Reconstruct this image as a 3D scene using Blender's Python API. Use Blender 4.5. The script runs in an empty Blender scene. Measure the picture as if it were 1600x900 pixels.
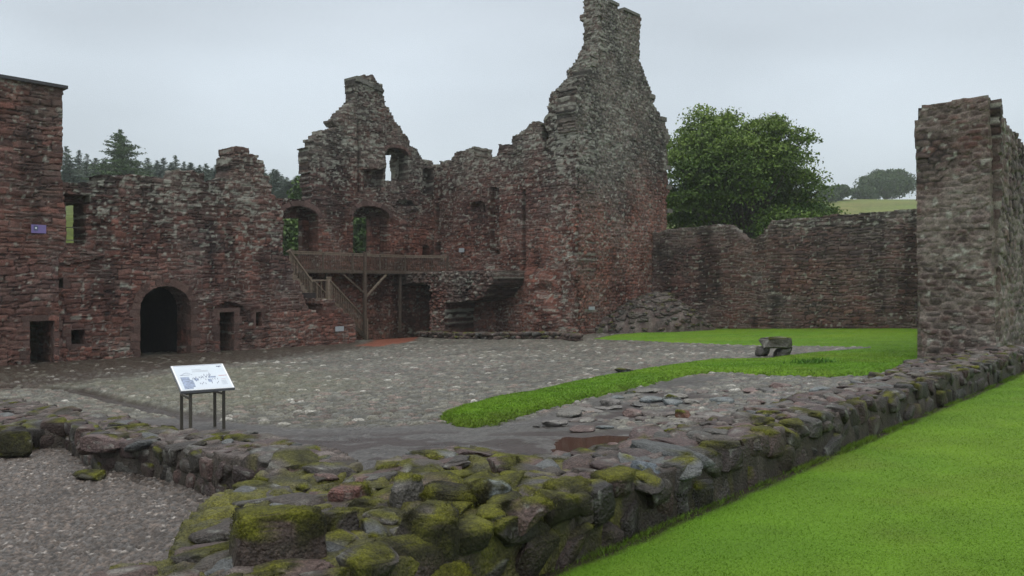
import bpy, bmesh, math, random
import numpy as np
from mathutils import Vector, Matrix

# ------------------------------------------------------------------ camera, world, sun, exposure
S = bpy.context.scene
COL = S.collection
F = 1240.0
EYE = 4.0
cam_d = bpy.data.cameras.new('camera'); cam = bpy.data.objects.new('camera', cam_d); COL.objects.link(cam)
cam.location = (0, 0, EYE); cam.rotation_euler = (math.radians(90 - 0.46), 0, 0)
cam_d.sensor_width = 36; cam_d.lens = 36 * F / 1600; cam_d.clip_start = 0.05; cam_d.clip_end = 3000
S.camera = cam
S.view_settings.view_transform = 'Standard'; S.view_settings.look = 'None'
S.view_settings.exposure = 0.0; S.view_settings.gamma = 1; S.view_settings.use_curve_mapping = False
S.cycles.use_denoising = True; S.cycles.denoising_prefilter = 'FAST'
S.cycles.max_bounces = 5; S.cycles.volume_bounces = 1; S.cycles.transparent_max_bounces = 8

SUN_EL, SUN_ROT = math.radians(55), math.radians(200)
w = bpy.data.worlds.new('World'); S.world = w; w.use_nodes = True
nt = w.node_tree; N = nt.nodes; L = nt.links
N.clear()
out = N.new('ShaderNodeOutputWorld'); bg = N.new('ShaderNodeBackground'); bg.inputs['Strength'].default_value = 0.1
sky = N.new('ShaderNodeTexSky'); sky.sky_type = 'NISHITA'; sky.sun_disc = False
sky.sun_elevation = SUN_EL; sky.sun_rotation = SUN_ROT
tc = N.new('ShaderNodeTexCoord'); sep = N.new('ShaderNodeSeparateXYZ'); L.new(tc.outputs['Generated'], sep.inputs[0])
ramp = N.new('ShaderNodeValToRGB'); L.new(sep.outputs['Z'], ramp.inputs[0])   # overcast cloud layer, brighter to the zenith
e = ramp.color_ramp.elements
e[0].position = 0.0; e[0].color = (0.315, 0.335, 0.35, 1)
e[1].position = 1.0; e[1].color = (0.98, 0.96, 0.93, 1)
for p_, c_ in ((0.10, (0.325, 0.36, 0.385, 1)), (0.24, (0.35, 0.39, 0.425, 1)), (0.36, (0.335, 0.37, 0.405, 1)), (0.6, (0.68, 0.69, 0.70, 1))):
    x_ = e.new(p_); x_.color = c_
mp = N.new('ShaderNodeMapping'); mp.inputs['Scale'].default_value = (1.2, 1.2, 3.2); L.new(tc.outputs['Generated'], mp.inputs[0])
cn = N.new('ShaderNodeTexNoise'); cn.inputs['Scale'].default_value = 1.5; cn.inputs['Detail'].default_value = 3; cn.inputs['Roughness'].default_value = 0.45
L.new(mp.outputs[0], cn.inputs['Vector'])
mr = N.new('ShaderNodeMapRange'); mr.inputs['From Min'].default_value = 0.3; mr.inputs['From Max'].default_value = 0.7
mr.inputs['To Min'].default_value = 15.4; mr.inputs['To Max'].default_value = 21.6; L.new(cn.outputs[0], mr.inputs[0])
vm = N.new('ShaderNodeVectorMath'); vm.operation = 'SCALE'; L.new(ramp.outputs[0], vm.inputs[0]); L.new(mr.outputs[0], vm.inputs['Scale'])
mx = N.new('ShaderNodeMix'); mx.data_type = 'RGBA'; mx.inputs['Factor'].default_value = 0.93
L.new(sky.outputs[0], mx.inputs[6]); L.new(vm.outputs[0], mx.inputs[7])
L.new(mx.outputs[2], bg.inputs['Color']); L.new(bg.outputs[0], out.inputs[0])

sun_d = bpy.data.lights.new('sun', 'SUN'); sun_d.energy = 0.5; sun_d.angle = math.radians(25); sun_d.color = (1, 0.97, 0.93)
sun = bpy.data.objects.new('sun', sun_d); COL.objects.link(sun)
sdir = Vector((math.sin(SUN_ROT) * math.cos(SUN_EL), math.cos(SUN_ROT) * math.cos(SUN_EL), math.sin(SUN_EL)))
sun.rotation_euler = sdir.to_track_quat('Z', 'Y').to_euler()

# ------------------------------------------------------------------ numpy helpers
rng = np.random.default_rng(7)
def hsh(*a):
    h = np.zeros(np.broadcast(*a).shape, dtype=np.uint64)
    for i, v in enumerate(a):
        v = np.asarray(v).astype(np.int64).astype(np.uint64)
        h = (h ^ (v * np.uint64([73856093, 19349663, 83492791, 2654435761][i]))) * np.uint64(6364136223846793005) + np.uint64(1442695040888963407)
        h ^= h >> np.uint64(29)
    h = h * np.uint64(2685821657736338717); h ^= h >> np.uint64(32)
    return (h & np.uint64(0xFFFFFF)).astype(np.float64) / 16777216.0
def noise(x, y, z=0.0, seed=0):
    x, y, z = np.broadcast_arrays(np.asarray(x, float), np.asarray(y, float), np.asarray(z, float))
    xi, yi, zi = np.floor(x), np.floor(y), np.floor(z)
    fx, fy, fz = x - xi, y - yi, z - zi
    fx, fy, fz = (t * t * (3 - 2 * t) for t in (fx, fy, fz))
    r = 0
    for dx in (0, 1):
        for dy in (0, 1):
            for dz in (0, 1):
                r = r + hsh(xi + dx, yi + dy, zi + dz, seed) * (fx if dx else 1 - fx) * (fy if dy else 1 - fy) * (fz if dz else 1 - fz)
    return r
def fbm(x, y, z=0.0, seed=0, o=3):
    r, a, t = 0, 1.0, 0
    for i in range(o):
        r = r + a * noise(np.asarray(x) * 2 ** i, np.asarray(y) * 2 ** i, np.asarray(z) * 2 ** i, seed + i); t += a; a *= 0.5
    return r / t
def sst(a, b, x):
    t = np.clip((x - a) / (b - a), 0, 1); return t * t * (3 - 2 * t)
def mixc(a, b, t):
    a, b = np.asarray(a, float), np.asarray(b, float)
    return a + (b - a) * np.asarray(t)[..., None]
def inpoly(x, y, P):
    r = np.zeros(np.shape(x), bool); n = len(P)
    for i in range(n):
        (x0, y0), (x1, y1) = P[i], P[(i + 1) % n]
        if y0 == y1: continue
        c = ((y0 > y) != (y1 > y)) & (x < (x1 - x0) * (y - y0) / (y1 - y0) + x0)
        r ^= c
    return r
def pdist(x, y, P, closed=True):
    r = np.full(np.shape(x), 1e9); n = len(P)
    for i in range(n if closed else n - 1):
        (x0, y0), (x1, y1) = P[i], P[(i + 1) % n]
        dx, dy = x1 - x0, y1 - y0
        t = np.clip(((x - x0) * dx + (y - y0) * dy) / (dx * dx + dy * dy + 1e-9), 0, 1)
        r = np.minimum(r, np.hypot(x - x0 - t * dx, y - y0 - t * dy))
    return r
def sdist(x, y, P):
    d = pdist(x, y, P); return np.where(inpoly(x, y, P), d, -d)
def voronoi(x, y, seed=0, jit=0.85):
    xi, yi = np.floor(x), np.floor(y)
    f1 = np.full(x.shape, 9.0); f2 = np.full(x.shape, 9.0); idr = np.zeros(x.shape); idr2 = np.zeros(x.shape)
    for dx in (-1, 0, 1):
        for dy in (-1, 0, 1):
            cx, cy = xi + dx, yi + dy
            px = cx + 0.5 + jit * (hsh(cx, cy, 1, seed) - 0.5); py = cy + 0.5 + jit * (hsh(cx, cy, 2, seed) - 0.5)
            d = np.hypot(x - px, y - py)
            n1 = d < f1
            f2 = np.where(n1, f1, np.minimum(f2, d)); f1 = np.where(n1, d, f1)
            idr = np.where(n1, hsh(cx, cy, 3, seed), idr); idr2 = np.where(n1, hsh(cx, cy, 4, seed), idr2)
    return f1, f2, idr, idr2

# the courtyard is one gently sloping plane
GB, GC, GA = 0.0264, -0.0304, -1.723
def G(x, y): return EYE + GA + GB * x + GC * y
def gp(px, py, up=0.0):
    a, b = (px - 800) / F, -(py - 440) / F
    d = (GA + up) / (b - GB * a - GC)
    return (a * d, d)
def GP(pts, up=0.0): return [gp(x, y, up) for x, y in pts]

# ------------------------------------------------------------------ mesh helpers
MATS = {}
def mesh_np(name, V, faces, cols=None, mat=None, smooth=False, parent=None):
    """faces: list of (n,k) int arrays"""
    me = bpy.data.meshes.new(name)
    V = np.asarray(V, float)
    faces = [np.asarray(f, np.int64) for f in faces if len(f)]
    me.vertices.add(len(V)); me.vertices.foreach_set('co', V.astype(np.float32).ravel())
    tot = sum(f.size for f in faces); npol = sum(len(f) for f in faces)
    me.loops.add(tot); me.loops.foreach_set('vertex_index', np.concatenate([f.ravel() for f in faces]).astype(np.int32))
    me.polygons.add(npol)
    sizes = np.concatenate([np.full(len(f), f.shape[1]) for f in faces])
    st = np.concatenate([[0], np.cumsum(sizes)[:-1]])
    me.polygons.foreach_set('loop_start', st.astype(np.int32))
    me.polygons.foreach_set('use_smooth', np.full(npol, smooth))
    me.update(calc_edges=True)
    if cols is not None:
        cols = np.asarray(cols, float)
        if cols.shape[1] == 3: cols = np.hstack([cols, np.full((len(cols), 1), 0.75)])
        at = me.color_attributes.new('Col', 'FLOAT_COLOR', 'POINT'); at.data.foreach_set('color', cols.astype(np.float32).ravel())
    ob = bpy.data.objects.new(name, me); COL.objects.link(ob)
    if mat: me.materials.append(mat)
    if parent: ob.parent = parent
    return ob
def tag(o, label=None, cat=None, group=None, kind=None):
    if label and not kind: kind = 'thing'
    if label: o['label'] = label
    if cat: o['category'] = cat
    if group: o['group'] = group
    if kind: o['kind'] = kind
    return o
def empty(name, loc=(0, 0, 0), label=None, cat=None, group=None):
    o = bpy.data.objects.new(name, None); COL.objects.link(o); o.location = loc; o.empty_display_size = 0.3
    return tag(o, label, cat, group)
def keep(o, parent):      # parent a mesh built in world coordinates
    o.parent = parent; o.matrix_parent_inverse = Matrix.Translation(-Vector(parent.location)); return o

def mat(name, color=None, rough=0.75, nscale=25, namp=0.35, bump=0.3, bdist=0.01, bscale=60, spec=0.4, attr=False, metallic=0.0, sss=0, grain=None):
    m = bpy.data.materials.new(name); m.use_nodes = True; t = m.node_tree; n = t.nodes; l = t.links
    b = n['Principled BSDF']; b.inputs['Metallic'].default_value = metallic
    b.inputs['Specular IOR Level'].default_value = spec
    co = n.new('ShaderNodeTexCoord')
    nz = n.new('ShaderNodeTexNoise'); nz.inputs['Scale'].default_value = nscale; nz.inputs['Detail'].default_value = 5; nz.inputs['Roughness'].default_value = 0.65
    l.new(co.outputs['Object'], nz.inputs['Vector'])
    r = n.new('ShaderNodeMapRange'); r.inputs['From Min'].default_value = 0.3; r.inputs['From Max'].default_value = 0.7
    r.inputs['To Min'].default_value = 1 - namp; r.inputs['To Max'].default_value = 1 + namp; l.new(nz.outputs[0], r.inputs[0])
    sc = n.new('ShaderNodeVectorMath'); sc.operation = 'SCALE'; l.new(r.outputs[0], sc.inputs['Scale'])
    if attr:
        a = n.new('ShaderNodeAttribute'); a.attribute_name = 'Col'; l.new(a.outputs['Color'], sc.inputs[0])
        l.new(a.outputs['Alpha'], b.inputs['Roughness'])
    else:
        sc.inputs[0].default_value = color[:3]; b.inputs['Roughness'].default_value = rough
    if grain:
        n3 = n.new('ShaderNodeTexNoise'); n3.inputs['Scale'].default_value = grain[0]; n3.inputs['Detail'].default_value = 3; n3.inputs['Roughness'].default_value = 0.7
        l.new(co.outputs['Object'], n3.inputs['Vector']); r3 = n.new('ShaderNodeMapRange'); r3.inputs['From Min'].default_value = 0.32; r3.inputs['From Max'].default_value = 0.68
        r3.inputs['To Min'].default_value = 1 - grain[1]; r3.inputs['To Max'].default_value = 1 + grain[1]; l.new(n3.outputs[0], r3.inputs[0])
        s3 = n.new('ShaderNodeVectorMath'); s3.operation = 'SCALE'; l.new(sc.outputs[0], s3.inputs[0]); l.new(r3.outputs[0], s3.inputs['Scale']); sc = s3
    l.new(sc.outputs[0], b.inputs['Base Color'])
    if bump:
        n2 = n.new('ShaderNodeTexNoise'); n2.inputs['Scale'].default_value = bscale; n2.inputs['Detail'].default_value = 4
        l.new(co.outputs['Object'], n2.inputs['Vector'])
        bp = n.new('ShaderNodeBump'); bp.inputs['Strength'].default_value = bump; bp.inputs['Distance'].default_value = bdist
        l.new(n2.outputs[0], bp.inputs['Height']); l.new(bp.outputs[0], b.inputs['Normal'])
    return m
M_STONE = mat('rubble_masonry', attr=True, nscale=7, namp=0.30, bump=0.7, bdist=0.025, bscale=18, spec=0.3, grain=(26, 0.38))
M_ROCK = mat('foundation_stone', attr=True, nscale=16, namp=0.42, bump=1.0, bdist=0.03, bscale=42, spec=0.38, grain=(75, 0.6))
M_COB = mat('cobbles', attr=True, nscale=30, namp=0.5, bump=0.7, bdist=0.012, bscale=55, spec=0.45, grain=(48, 0.5))
M_GRAVEL = mat('gravel', attr=True, nscale=60, namp=0.35, bump=0.4, bdist=0.006, bscale=150, spec=0.5)
M_TURF = mat('mown_turf', attr=True, nscale=50, namp=0.18, bump=0.4, bdist=0.012, bscale=110, spec=0.2)
M_FIELD = mat('rough_field_grass', attr=True, nscale=1.2, namp=0.35, bump=0.5, bdist=0.1, bscale=4, spec=0.2)
M_LEAF = mat('leaves', attr=True, nscale=3, namp=0.2, bump=0, spec=0.3)
M_BLADE = mat('grass_blades', attr=True, nscale=2, namp=0.15, bump=0, spec=0.2)
M_BARK = mat('bark', (0.06, 0.05, 0.04), 0.9, 10, 0.4, 0.5, 0.02, 30)
M_WOOD = mat('weathered_timber', (0.10, 0.074, 0.056), 0.7, 8, 0.35, 0.3, 0.005, 60)
M_WOODP = mat('pale_weathered_timber', (0.21, 0.165, 0.125), 0.7, 8, 0.35, 0.3, 0.005, 60)
M_METAL = mat('bronze_painted_steel', (0.075, 0.068, 0.055), 0.45, 20, 0.15, 0.1, 0.002, 200)
M_FRAME = mat('grey_sign_frame', (0.20, 0.21, 0.23), 0.4, 20, 0.1, 0)
M_PANEL = mat('sign_print', (0.62, 0.69, 0.76), 0.25, 6, 0.04, 0)
M_WHITE = mat('sign_border', (0.82, 0.85, 0.88), 0.3, 6, 0.03, 0)
M_INK = mat('sign_ink', (0.10, 0.12, 0.20), 0.4, 30, 0.2, 0)
M_INKB = mat('sign_blue_picture', (0.27, 0.33, 0.45), 0.35, 30, 0.4, 0)
M_INKR = mat('sign_red_line', (0.45, 0.14, 0.13), 0.4, 30, 0.1, 0)
M_PLAQ = mat('pale_plaque', (0.36, 0.40, 0.42), 0.5, 30, 0.1, 0)
M_PURP = mat('purple_notice', (0.19, 0.15, 0.36), 0.5, 30, 0.15, 0)
M_DARK = mat('shaded_room_stone', (0.035, 0.028, 0.027), 0.9, 5, 0.3, 0.5, 0.02, 20)  # room interiors: their shade is put into the colour so openings read black
M_LEAD = mat('dark_coping', (0.05, 0.05, 0.055), 0.6, 5, 0.2, 0.2, 0.01, 20)

def boxv(c, e1, e2, e3):
    c, e1, e2, e3 = (np.asarray(t, float) for t in (c, e1, e2, e3))
    V = [c + a * e1 + b * e2 + d * e3 for a in (-1, 1) for b in (-1, 1) for d in (-1, 1)]
    return V
BF = np.array([[0, 1, 3, 2], [4, 6, 7, 5], [0, 4, 5, 1], [2, 3, 7, 6], [0, 2, 6, 4], [1, 5, 7, 3]])
class MB:
    def __init__(s): s.V = []; s.Fq = []; s.n = 0
    def box(s, c, e1, e2, e3):
        s.V += boxv(c, e1, e2, e3); s.Fq.append(BF + s.n); s.n += 8; return s
    def beam(s, a, b, w_, h_=None, up=(0, 0, 1)):
        h_ = h_ or w_
        a, b = np.asarray(a, float), np.asarray(b, float); d = b - a; ln = np.linalg.norm(d); t = d / ln
        u_ = np.asarray(up, float)
        if abs(t @ u_) > 0.98: u_ = np.array((0.667, 0.745, 0))
        sd = np.cross(t, u_); sd /= np.linalg.norm(sd); vv = np.cross(sd, t)
        return s.box((a + b) / 2, t * ln / 2, sd * w_ / 2, vv * h_ / 2)
    def tube(s, pts, rad, k=7):
        pts = [np.asarray(p, float) for p in pts]; base = s.n
        for i, (p, r) in enumerate(zip(pts, rad)):
            d = pts[min(i + 1, len(pts) - 1)] - pts[max(i - 1, 0)]; d = d / (np.linalg.norm(d) + 1e-9)
            a = np.cross(d, (0.3, 0.9, 0.1)); a /= np.linalg.norm(a) + 1e-9; b = np.cross(d, a)
            for j in range(k):
                th = 2 * math.pi * j / k; s.V.append(p + r * (math.cos(th) * a + math.sin(th) * b))
        f = []
        for i in range(len(pts) - 1):
            for j in range(k):
                q = base + i * k; f.append([q + j, q + (j + 1) % k, q + k + (j + 1) % k, q + k + j])
        s.Fq.append(np.array(f)); s.n += k * len(pts); return s
    def build(s, name, m, parent=None, bevel=0, smooth=False):
        o = mesh_np(name, np.array(s.V), [np.concatenate(s.Fq)], None, m, smooth)
        if bevel:
            md = o.modifiers.new('bevel', 'BEVEL'); md.width = bevel; md.segments = 2; md.limit_method = 'ANGLE'
        if parent: keep(o, parent)
        return o

# ------------------------------------------------------------------ masonry
def masonry(s, z, seed, ch=(0.14, 0.30), wd=(0.3, 0.75), warp=0.09):
    if ch[0] < 0:       # random rubble: flat cells of two sizes
        sx, sz = 1.0 / np.mean(wd), 1.0 / abs(ch[1])
        s = s + 0.06 * (noise(s * 3, z * 3, 0, seed + 13) - 0.5); z = z + 0.05 * (noise(s * 3, z * 3, 0, seed + 14) - 0.5)
        xi, yi = np.floor(s * sx), np.floor(z * sz); f1 = np.full(s.shape, 9.0); f2 = f1.copy(); a1 = np.zeros(s.shape); b1 = a1.copy(); cx = a1.copy(); cz = a1.copy()
        for dx in (-2, -1, 0, 1, 2):
            for dy in (-1, 0, 1):
                gx_, gy_ = xi + dx, yi + dy; of = 0.5 * (gy_ % 2)
                px = gx_ + of + 0.5 + 0.75 * (hsh(gx_, gy_, 1, seed) - 0.5); py = gy_ + 0.5 + 0.55 * (hsh(gx_, gy_, 2, seed) - 0.5); w_ = 0.22 * (hsh(gx_, gy_, 3, seed) - 0.5)
                d = np.maximum(np.abs(s * sx - px), np.abs(z * sz - py) * 1.0) * 0.6 + 0.4 * np.hypot(s * sx - px, z * sz - py) + w_
                n1 = d < f1; f2 = np.where(n1, f1, np.minimum(f2, d)); f1 = np.where(n1, d, f1)
                a1 = np.where(n1, gx_, a1); b1 = np.where(n1, gy_, b1); cx = np.where(n1, px, cx); cz = np.where(n1, py, cz)
        return a1, b1, (f2 - f1) * 0.42 / sz, cx / sx, cz / sz
    r = np.random.default_rng(seed)
    s = s + warp * 1.2 * (fbm(s * 1.7, z * 1.7, 0, seed + 11) - 0.5) * 2
    z = z + warp * (fbm(s * 0.8, z * 0.5, 0, seed + 12) - 0.5) * 3 + 0.04 * (noise(s * 6, z * 6, 0, seed + 13) - 0.5) + 0.12 * (noise(s * 2.1, z * 2.6, 0, seed + 14) - 0.5)
    hs = r.uniform(ch[0], ch[1], 240); b = np.concatenate([[0], np.cumsum(hs)]) - 8
    c = np.clip(np.searchsorted(b, z) - 1, 0, 239)
    wc = r.uniform(wd[0], wd[1], 240)[c]; of = r.uniform(0, 9, 240)[c]
    t = s / wc + of; k = np.floor(t)
    def j(kk): return kk + 0.55 * (hsh(kk, c, 5, seed) - 0.5)
    lo, hi = j(k), j(k + 1)
    k = np.where(t < lo, k - 1, np.where(t > hi, k + 1, k)); lo, hi = j(k), j(k + 1)
    z0, z1 = b[c], b[c + 1]
    sp = hsh(k, c, 6, seed) < 0.3; zm = z0 + (z1 - z0) * (0.35 + 0.3 * hsh(k, c, 7, seed))
    upper = sp & (z > zm); lower = sp & (z <= zm)
    z0 = np.where(upper, zm, z0); z1 = np.where(lower, zm, z1)
    kk = k * 2 + upper
    ed = np.minimum(np.minimum((t - lo) * wc, (hi - t) * wc), np.minimum(z - z0, z1 - z))
    cs = (0.5 * (lo + hi) - of) * wc
    return kk, c, ed, cs, 0.5 * (z0 + z1)

PAL = dict(dark=(0.070, 0.047, 0.044), red=(0.175, 0.072, 0.052), grey=(0.108, 0.100, 0.086), lich=(0.28, 0.285, 0.245), mort=(0.19, 0.155, 0.135))
def style_cols(S_, Z_, kk, c, ed, seed, st):
    r1, r2, r3 = hsh(kk, c, 21, seed), hsh(kk, c, 22, seed), hsh(kk, c, 23, seed)
    red = np.clip(st['red'](S_, Z_) + 0.36 * (r2 - 0.5) + 0.9 * (fbm(S_ * 0.5, Z_ * 0.5, 0, seed + 31) - 0.5), 0, 1)
    col = mixc(PAL['dark'], PAL['red'], red)
    gr = np.clip(st['grey'](S_, Z_) + 0.4 * (r3 - 0.5) + 0.8 * (fbm(S_ * 0.7, Z_ * 0.7, 0, seed + 32) - 0.5), 0, 1)
    col = mixc(col, PAL['grey'], gr)
    col = col * (0.70 + 0.68 * r1 ** 1.4)[:, None]
    # blotches inside stones, damp streaks that run down the face
    bl = fbm(S_ * 5, Z_ * 7, 0, seed + 33); col = col * (0.65 + 0.7 * bl)[:, None]
    stn = fbm(S_ * 1.1, Z_ * 0.25, 0, seed + 34); col = col * (1 - 0.5 * sst(0.52, 0.7, stn) * st.get('stain', 1))[:, None]
    # mortar
    mk = (1 - sst(0.0, 0.028, ed)) * sst(0.42, 0.62, fbm(S_ * 0.6, Z_ * 0.6, 0, seed + 35) + st['mort'](S_, Z_))
    dk = (1 - sst(0.0, 0.025, ed)) * (1 - mk)
    col = col * (1 - 0.78 * dk)[:, None]
    col = mixc(col, np.array(PAL['mort']) * st.get('mortb', 1.0), mk * 0.8)
    if 'plaster' in st:      # remains of pale bedding mortar smeared over the stones
        pl = sst(0.45, 0.57, fbm(S_ * 1.6, Z_ * 2.2, 0, seed + 39, 4)) * st['plaster'](S_, Z_); col = mixc(col, np.array((0.20, 0.175, 0.15)) * 1.0, pl * (0.3 + 0.5 * noise(S_ * 8, Z_ * 10, 0, seed + 40)))
    # lichen
    ln = fbm(S_ * 4.6, Z_ * 7.5, 0, seed + 36, 4) * 0.8 + 0.2 * noise(S_ * 0.9, Z_ * 0.9, 0, seed + 41) + 0.25 * (r1 - 0.5)
    lf = sst(0.66, 0.76, ln + st['lich'](S_, Z_)); lf = np.maximum(lf, 0.9 * sst(0.78, 0.86, noise(S_ * 7, Z_ * 9, 0, seed + 38) + 0.8 * st['lich'](S_, Z_))); lv = 0.6 + 0.6 * noise(S_ * 9, Z_ * 9, 0, seed + 37)
    col = mixc(col, PAL['lich'], np.clip(lf * 0.85 * lv, 0, 1))
    return np.clip(col, 0.008, 0.7)

def plane(p0, t, flip=False):
    t = np.array(t, float) / np.hypot(*t); n = np.array((t[1], -t[0]))
    if flip: n = -n
    return dict(p=np.array(p0, float), t=t, n=n)
def shift(P, dn=0, ds=0): return dict(p=P['p'] + P['n'] * dn + P['t'] * ds, t=P['t'], n=P['n'])
def onp(P, px, py):
    a = (px - 800) / F; q = np.array((a, 1.0)); d = (P['p'] @ P['n']) / (q @ P['n'])
    return ((d * q - P['p']) @ P['t'], EYE - (py - 440) / F * d)
def onP(P, pts): return [onp(P, *q) for q in pts]
def P3(P, s, z, dn=0.0):
    q = P['p'] + P['t'] * s + P['n'] * dn; return np.array((q[0], q[1], z))

def wall(name, P, outline, th, h=0.055, holes=(), relief=(), st=None, seed=1, ch=(0.14, 0.30), wd=(0.3, 0.75), rough=0.036, rnd=0.05, parent=None, ragged=True, bump=None):
    O = np.array(outline); s0, z0 = O.min(0) - 0.4; s1, z1 = O.max(0) + 0.4
    nx, nz = int((s1 - s0) / h) + 1, int((z1 - z0) / h) + 1
    sc, zc = np.meshgrid(s0 + (np.arange(nx) + 0.5) * h, z0 + (np.arange(nz) + 0.5) * h, indexing='ij')
    kk, c, ed, cs, cz = masonry(sc, zc, seed, ch, wd)
    if ragged: inc = inpoly(0.34 * cs + 0.66 * sc, 0.55 * cz + 0.45 * zc, outline) & (sdist(sc, zc, outline) > -0.35)
    else: inc = inpoly(sc, zc, outline)
    for H in holes: inc &= ~inpoly(sc, zc, H)
    sv, zv = np.meshgrid(s0 + np.arange(nx + 1) * h, z0 + np.arange(nz + 1) * h, indexing='ij')
    kk, c, ed, cs, cz = masonry(sv, zv, seed, ch, wd)
    dn = rnd * (hsh(kk, c, 9, seed) - 0.3) + rough * (sst(0, 0.05, ed) - 0.5) + 0.035 * (fbm(sv * 4, zv * 5, 0, seed + 2) - 0.5) + 0.12 * (fbm(sv * 0.6, zv * 0.6, 0, seed + 3) - 0.5)
    for poly, dep in relief:
        dn = dn + dep * inpoly(sv, zv, poly)
    if bump is not None: dn = dn + bump(sv, zv)
    js = 0.5 * h * (noise(sv * 9, zv * 9, 0, seed + 4) - 0.5) * 1.6; jz = 0.5 * h * (noise(sv * 9, zv * 9, 0, seed + 5) - 0.5) * 1.6
    sj, zj = sv + js, zv + jz
    p, t, n = P['p'], P['t'], P['n']
    front = np.stack([p[0] + t[0] * sj + n[0] * dn, p[1] + t[1] * sj + n[1] * dn, zj], -1).reshape(-1, 3)
    back = np.stack([p[0] + t[0] * sj - n[0] * th, p[1] + t[1] * sj - n[1] * th, zj], -1).reshape(-1, 3)
    NV = (nx + 1) * (nz + 1)
    idx = lambda i, j: i * (nz + 1) + j
    I, J = np.nonzero(inc)
    ff = np.stack([idx(I, J), idx(I + 1, J), idx(I + 1, J + 1), idx(I, J + 1)], 1)
    flipf = (t[0] * 0 - 0) # orientation irrelevant for shading
    quads = [ff]
    pad = np.pad(inc, 1); bq = []
    for di, dj, a, b in ((-1, 0, (0, 0), (0, 1)), (1, 0, (1, 0), (1, 1)), (0, -1, (0, 0), (1, 0)), (0, 1, (0, 1), (1, 1))):
        nb = pad[1 + di:1 + di + nx, 1 + dj:1 + dj + nz]
        A, B = np.nonzero(inc & ~nb)
        bq.append(np.stack([idx(A + a[0], B + a[1]), idx(A + b[0], B + b[1])], 1))
    bq = np.concatenate(bq); bv = np.unique(bq); MM = max(1, int(round(th / 0.16)))
    rmap = np.zeros(NV, int); rmap[bv] = np.arange(len(bv))
    svf, zvf, kf, cf, edf = sv.ravel()[bv], zv.ravel()[bv], kk.ravel()[bv], c.ravel()[bv], ed.ravel()[bv]
    layers = []; lcols = []
    for m_ in range(1, MM + 1):
        dq = th * m_ / MM; g_ = (hsh(kf, cf, m_ // 2, seed + 50) - 0.5)
        s_j = svf + 0.05 * g_ + 0.05 * (noise(svf * 4, zvf * 4, dq * 4, seed + 6) - 0.5); z_j = zvf + 0.05 * g_ + 0.05 * (noise(svf * 4, zvf * 4, dq * 4, seed + 7) - 0.5)
        layers.append(np.stack([p[0] + t[0] * s_j - n[0] * dq, p[1] + t[1] * s_j - n[1] * dq, z_j], -1))
        cl_ = style_cols(svf, zvf, kf + 40 + 7 * ((m_ + (hsh(kf, cf, 3, seed) > 0.5)) // 2), cf, np.minimum(edf, 0.2 if m_ % 2 else 0.012), seed, st)
        lcols.append(np.hstack([cl_, np.full((len(cl_), 1), 0.75)]))
    nb_ = len(bv); b0, b1 = rmap[bq[:, 0]], rmap[bq[:, 1]]; last0, last1 = bq[:, 0], bq[:, 1]
    for m_ in range(MM):
        o_ = NV + m_ * nb_; quads.append(np.stack([last0, last1, o_ + b1, o_ + b0], 1)); last0, last1 = o_ + b0, o_ + b1
    NB = NV + MM * nb_; back[:, :] = back
    bk = []
    for j in range(nz):
        row = np.concatenate([[0], inc[:, j].astype(int), [0]]); d = np.diff(row)
        for i0, i1 in zip(np.nonzero(d == 1)[0], np.nonzero(d == -1)[0]):
            bk.append([idx(i0, j) + NB, idx(i0, j + 1) + NB, idx(i1, j + 1) + NB, idx(i1, j) + NB])
    if bk: quads.append(np.array(bk))
    V = np.vstack([front] + layers + [back])
    col = style_cols(sv.ravel(), zv.ravel(), kk.ravel(), c.ravel(), ed.ravel(), seed, st)
    col = np.hstack([col, (0.62 + 0.3 * noise(sv.ravel() * 2, zv.ravel() * 2, 0, seed))[:, None]])
    C = np.vstack([col] + lcols + [col])
    Q = np.concatenate(quads); used = np.zeros(len(V), bool); used[Q.ravel()] = True
    mp_ = np.cumsum(used) - 1
    ob = mesh_np(name, V[used], [mp_[Q]], C[used], M_STONE, False)
    if parent: keep(ob, parent)
    return ob
def blocks(name, P, polys, d0, d1, color=(0.12, 0.075, 0.066), parent=None, seed=0):
    """dressed blocks: each poly (s,z) list extruded from normal offset d0 to d1"""
    r = np.random.default_rng(seed); V = []; fs = {}; C = []
    for poly in polys:
        k = len(poly); b = len(V); f = r.uniform(0.7, 1.35); dd = r.uniform(-0.012, 0.012)
        cc = np.mean(poly, 0)
        for (s, z), d in [(q, d1 + dd) for q in poly] + [(q, d0) for q in poly]:
            s, z = cc + (np.array((s, z)) - cc) * 0.95 + r.uniform(-0.018, 0.018, 2)
            V.append(P3(P, s, z, d)); C.append([*(np.array(color) * f), 0.75])
        fs.setdefault(k, []).append([b + i for i in range(k)])
        for i in range(k): fs.setdefault(4, []).append([b + i, b + (i + 1) % k, b + k + (i + 1) % k, b + k + i])
    o = mesh_np(name, np.array(V), [np.array(v) for v in fs.values()], np.array(C), M_STONE)
    if parent: keep(o, parent)
    return o
def rect(s0, z0, s1, z1): return [(s0, z0), (s1, z0), (s1, z1), (s0, z1)]
def arc_pts(s0, s1, zs, zt, n=12, pointy=0):
    cs, rs = (s0 + s1) / 2, (s1 - s0) / 2
    return [(cs + rs * math.cos(math.pi * i / n), zs + (zt - zs) * math.sin(math.pi * i / n)) for i in range(n + 1)]
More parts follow.
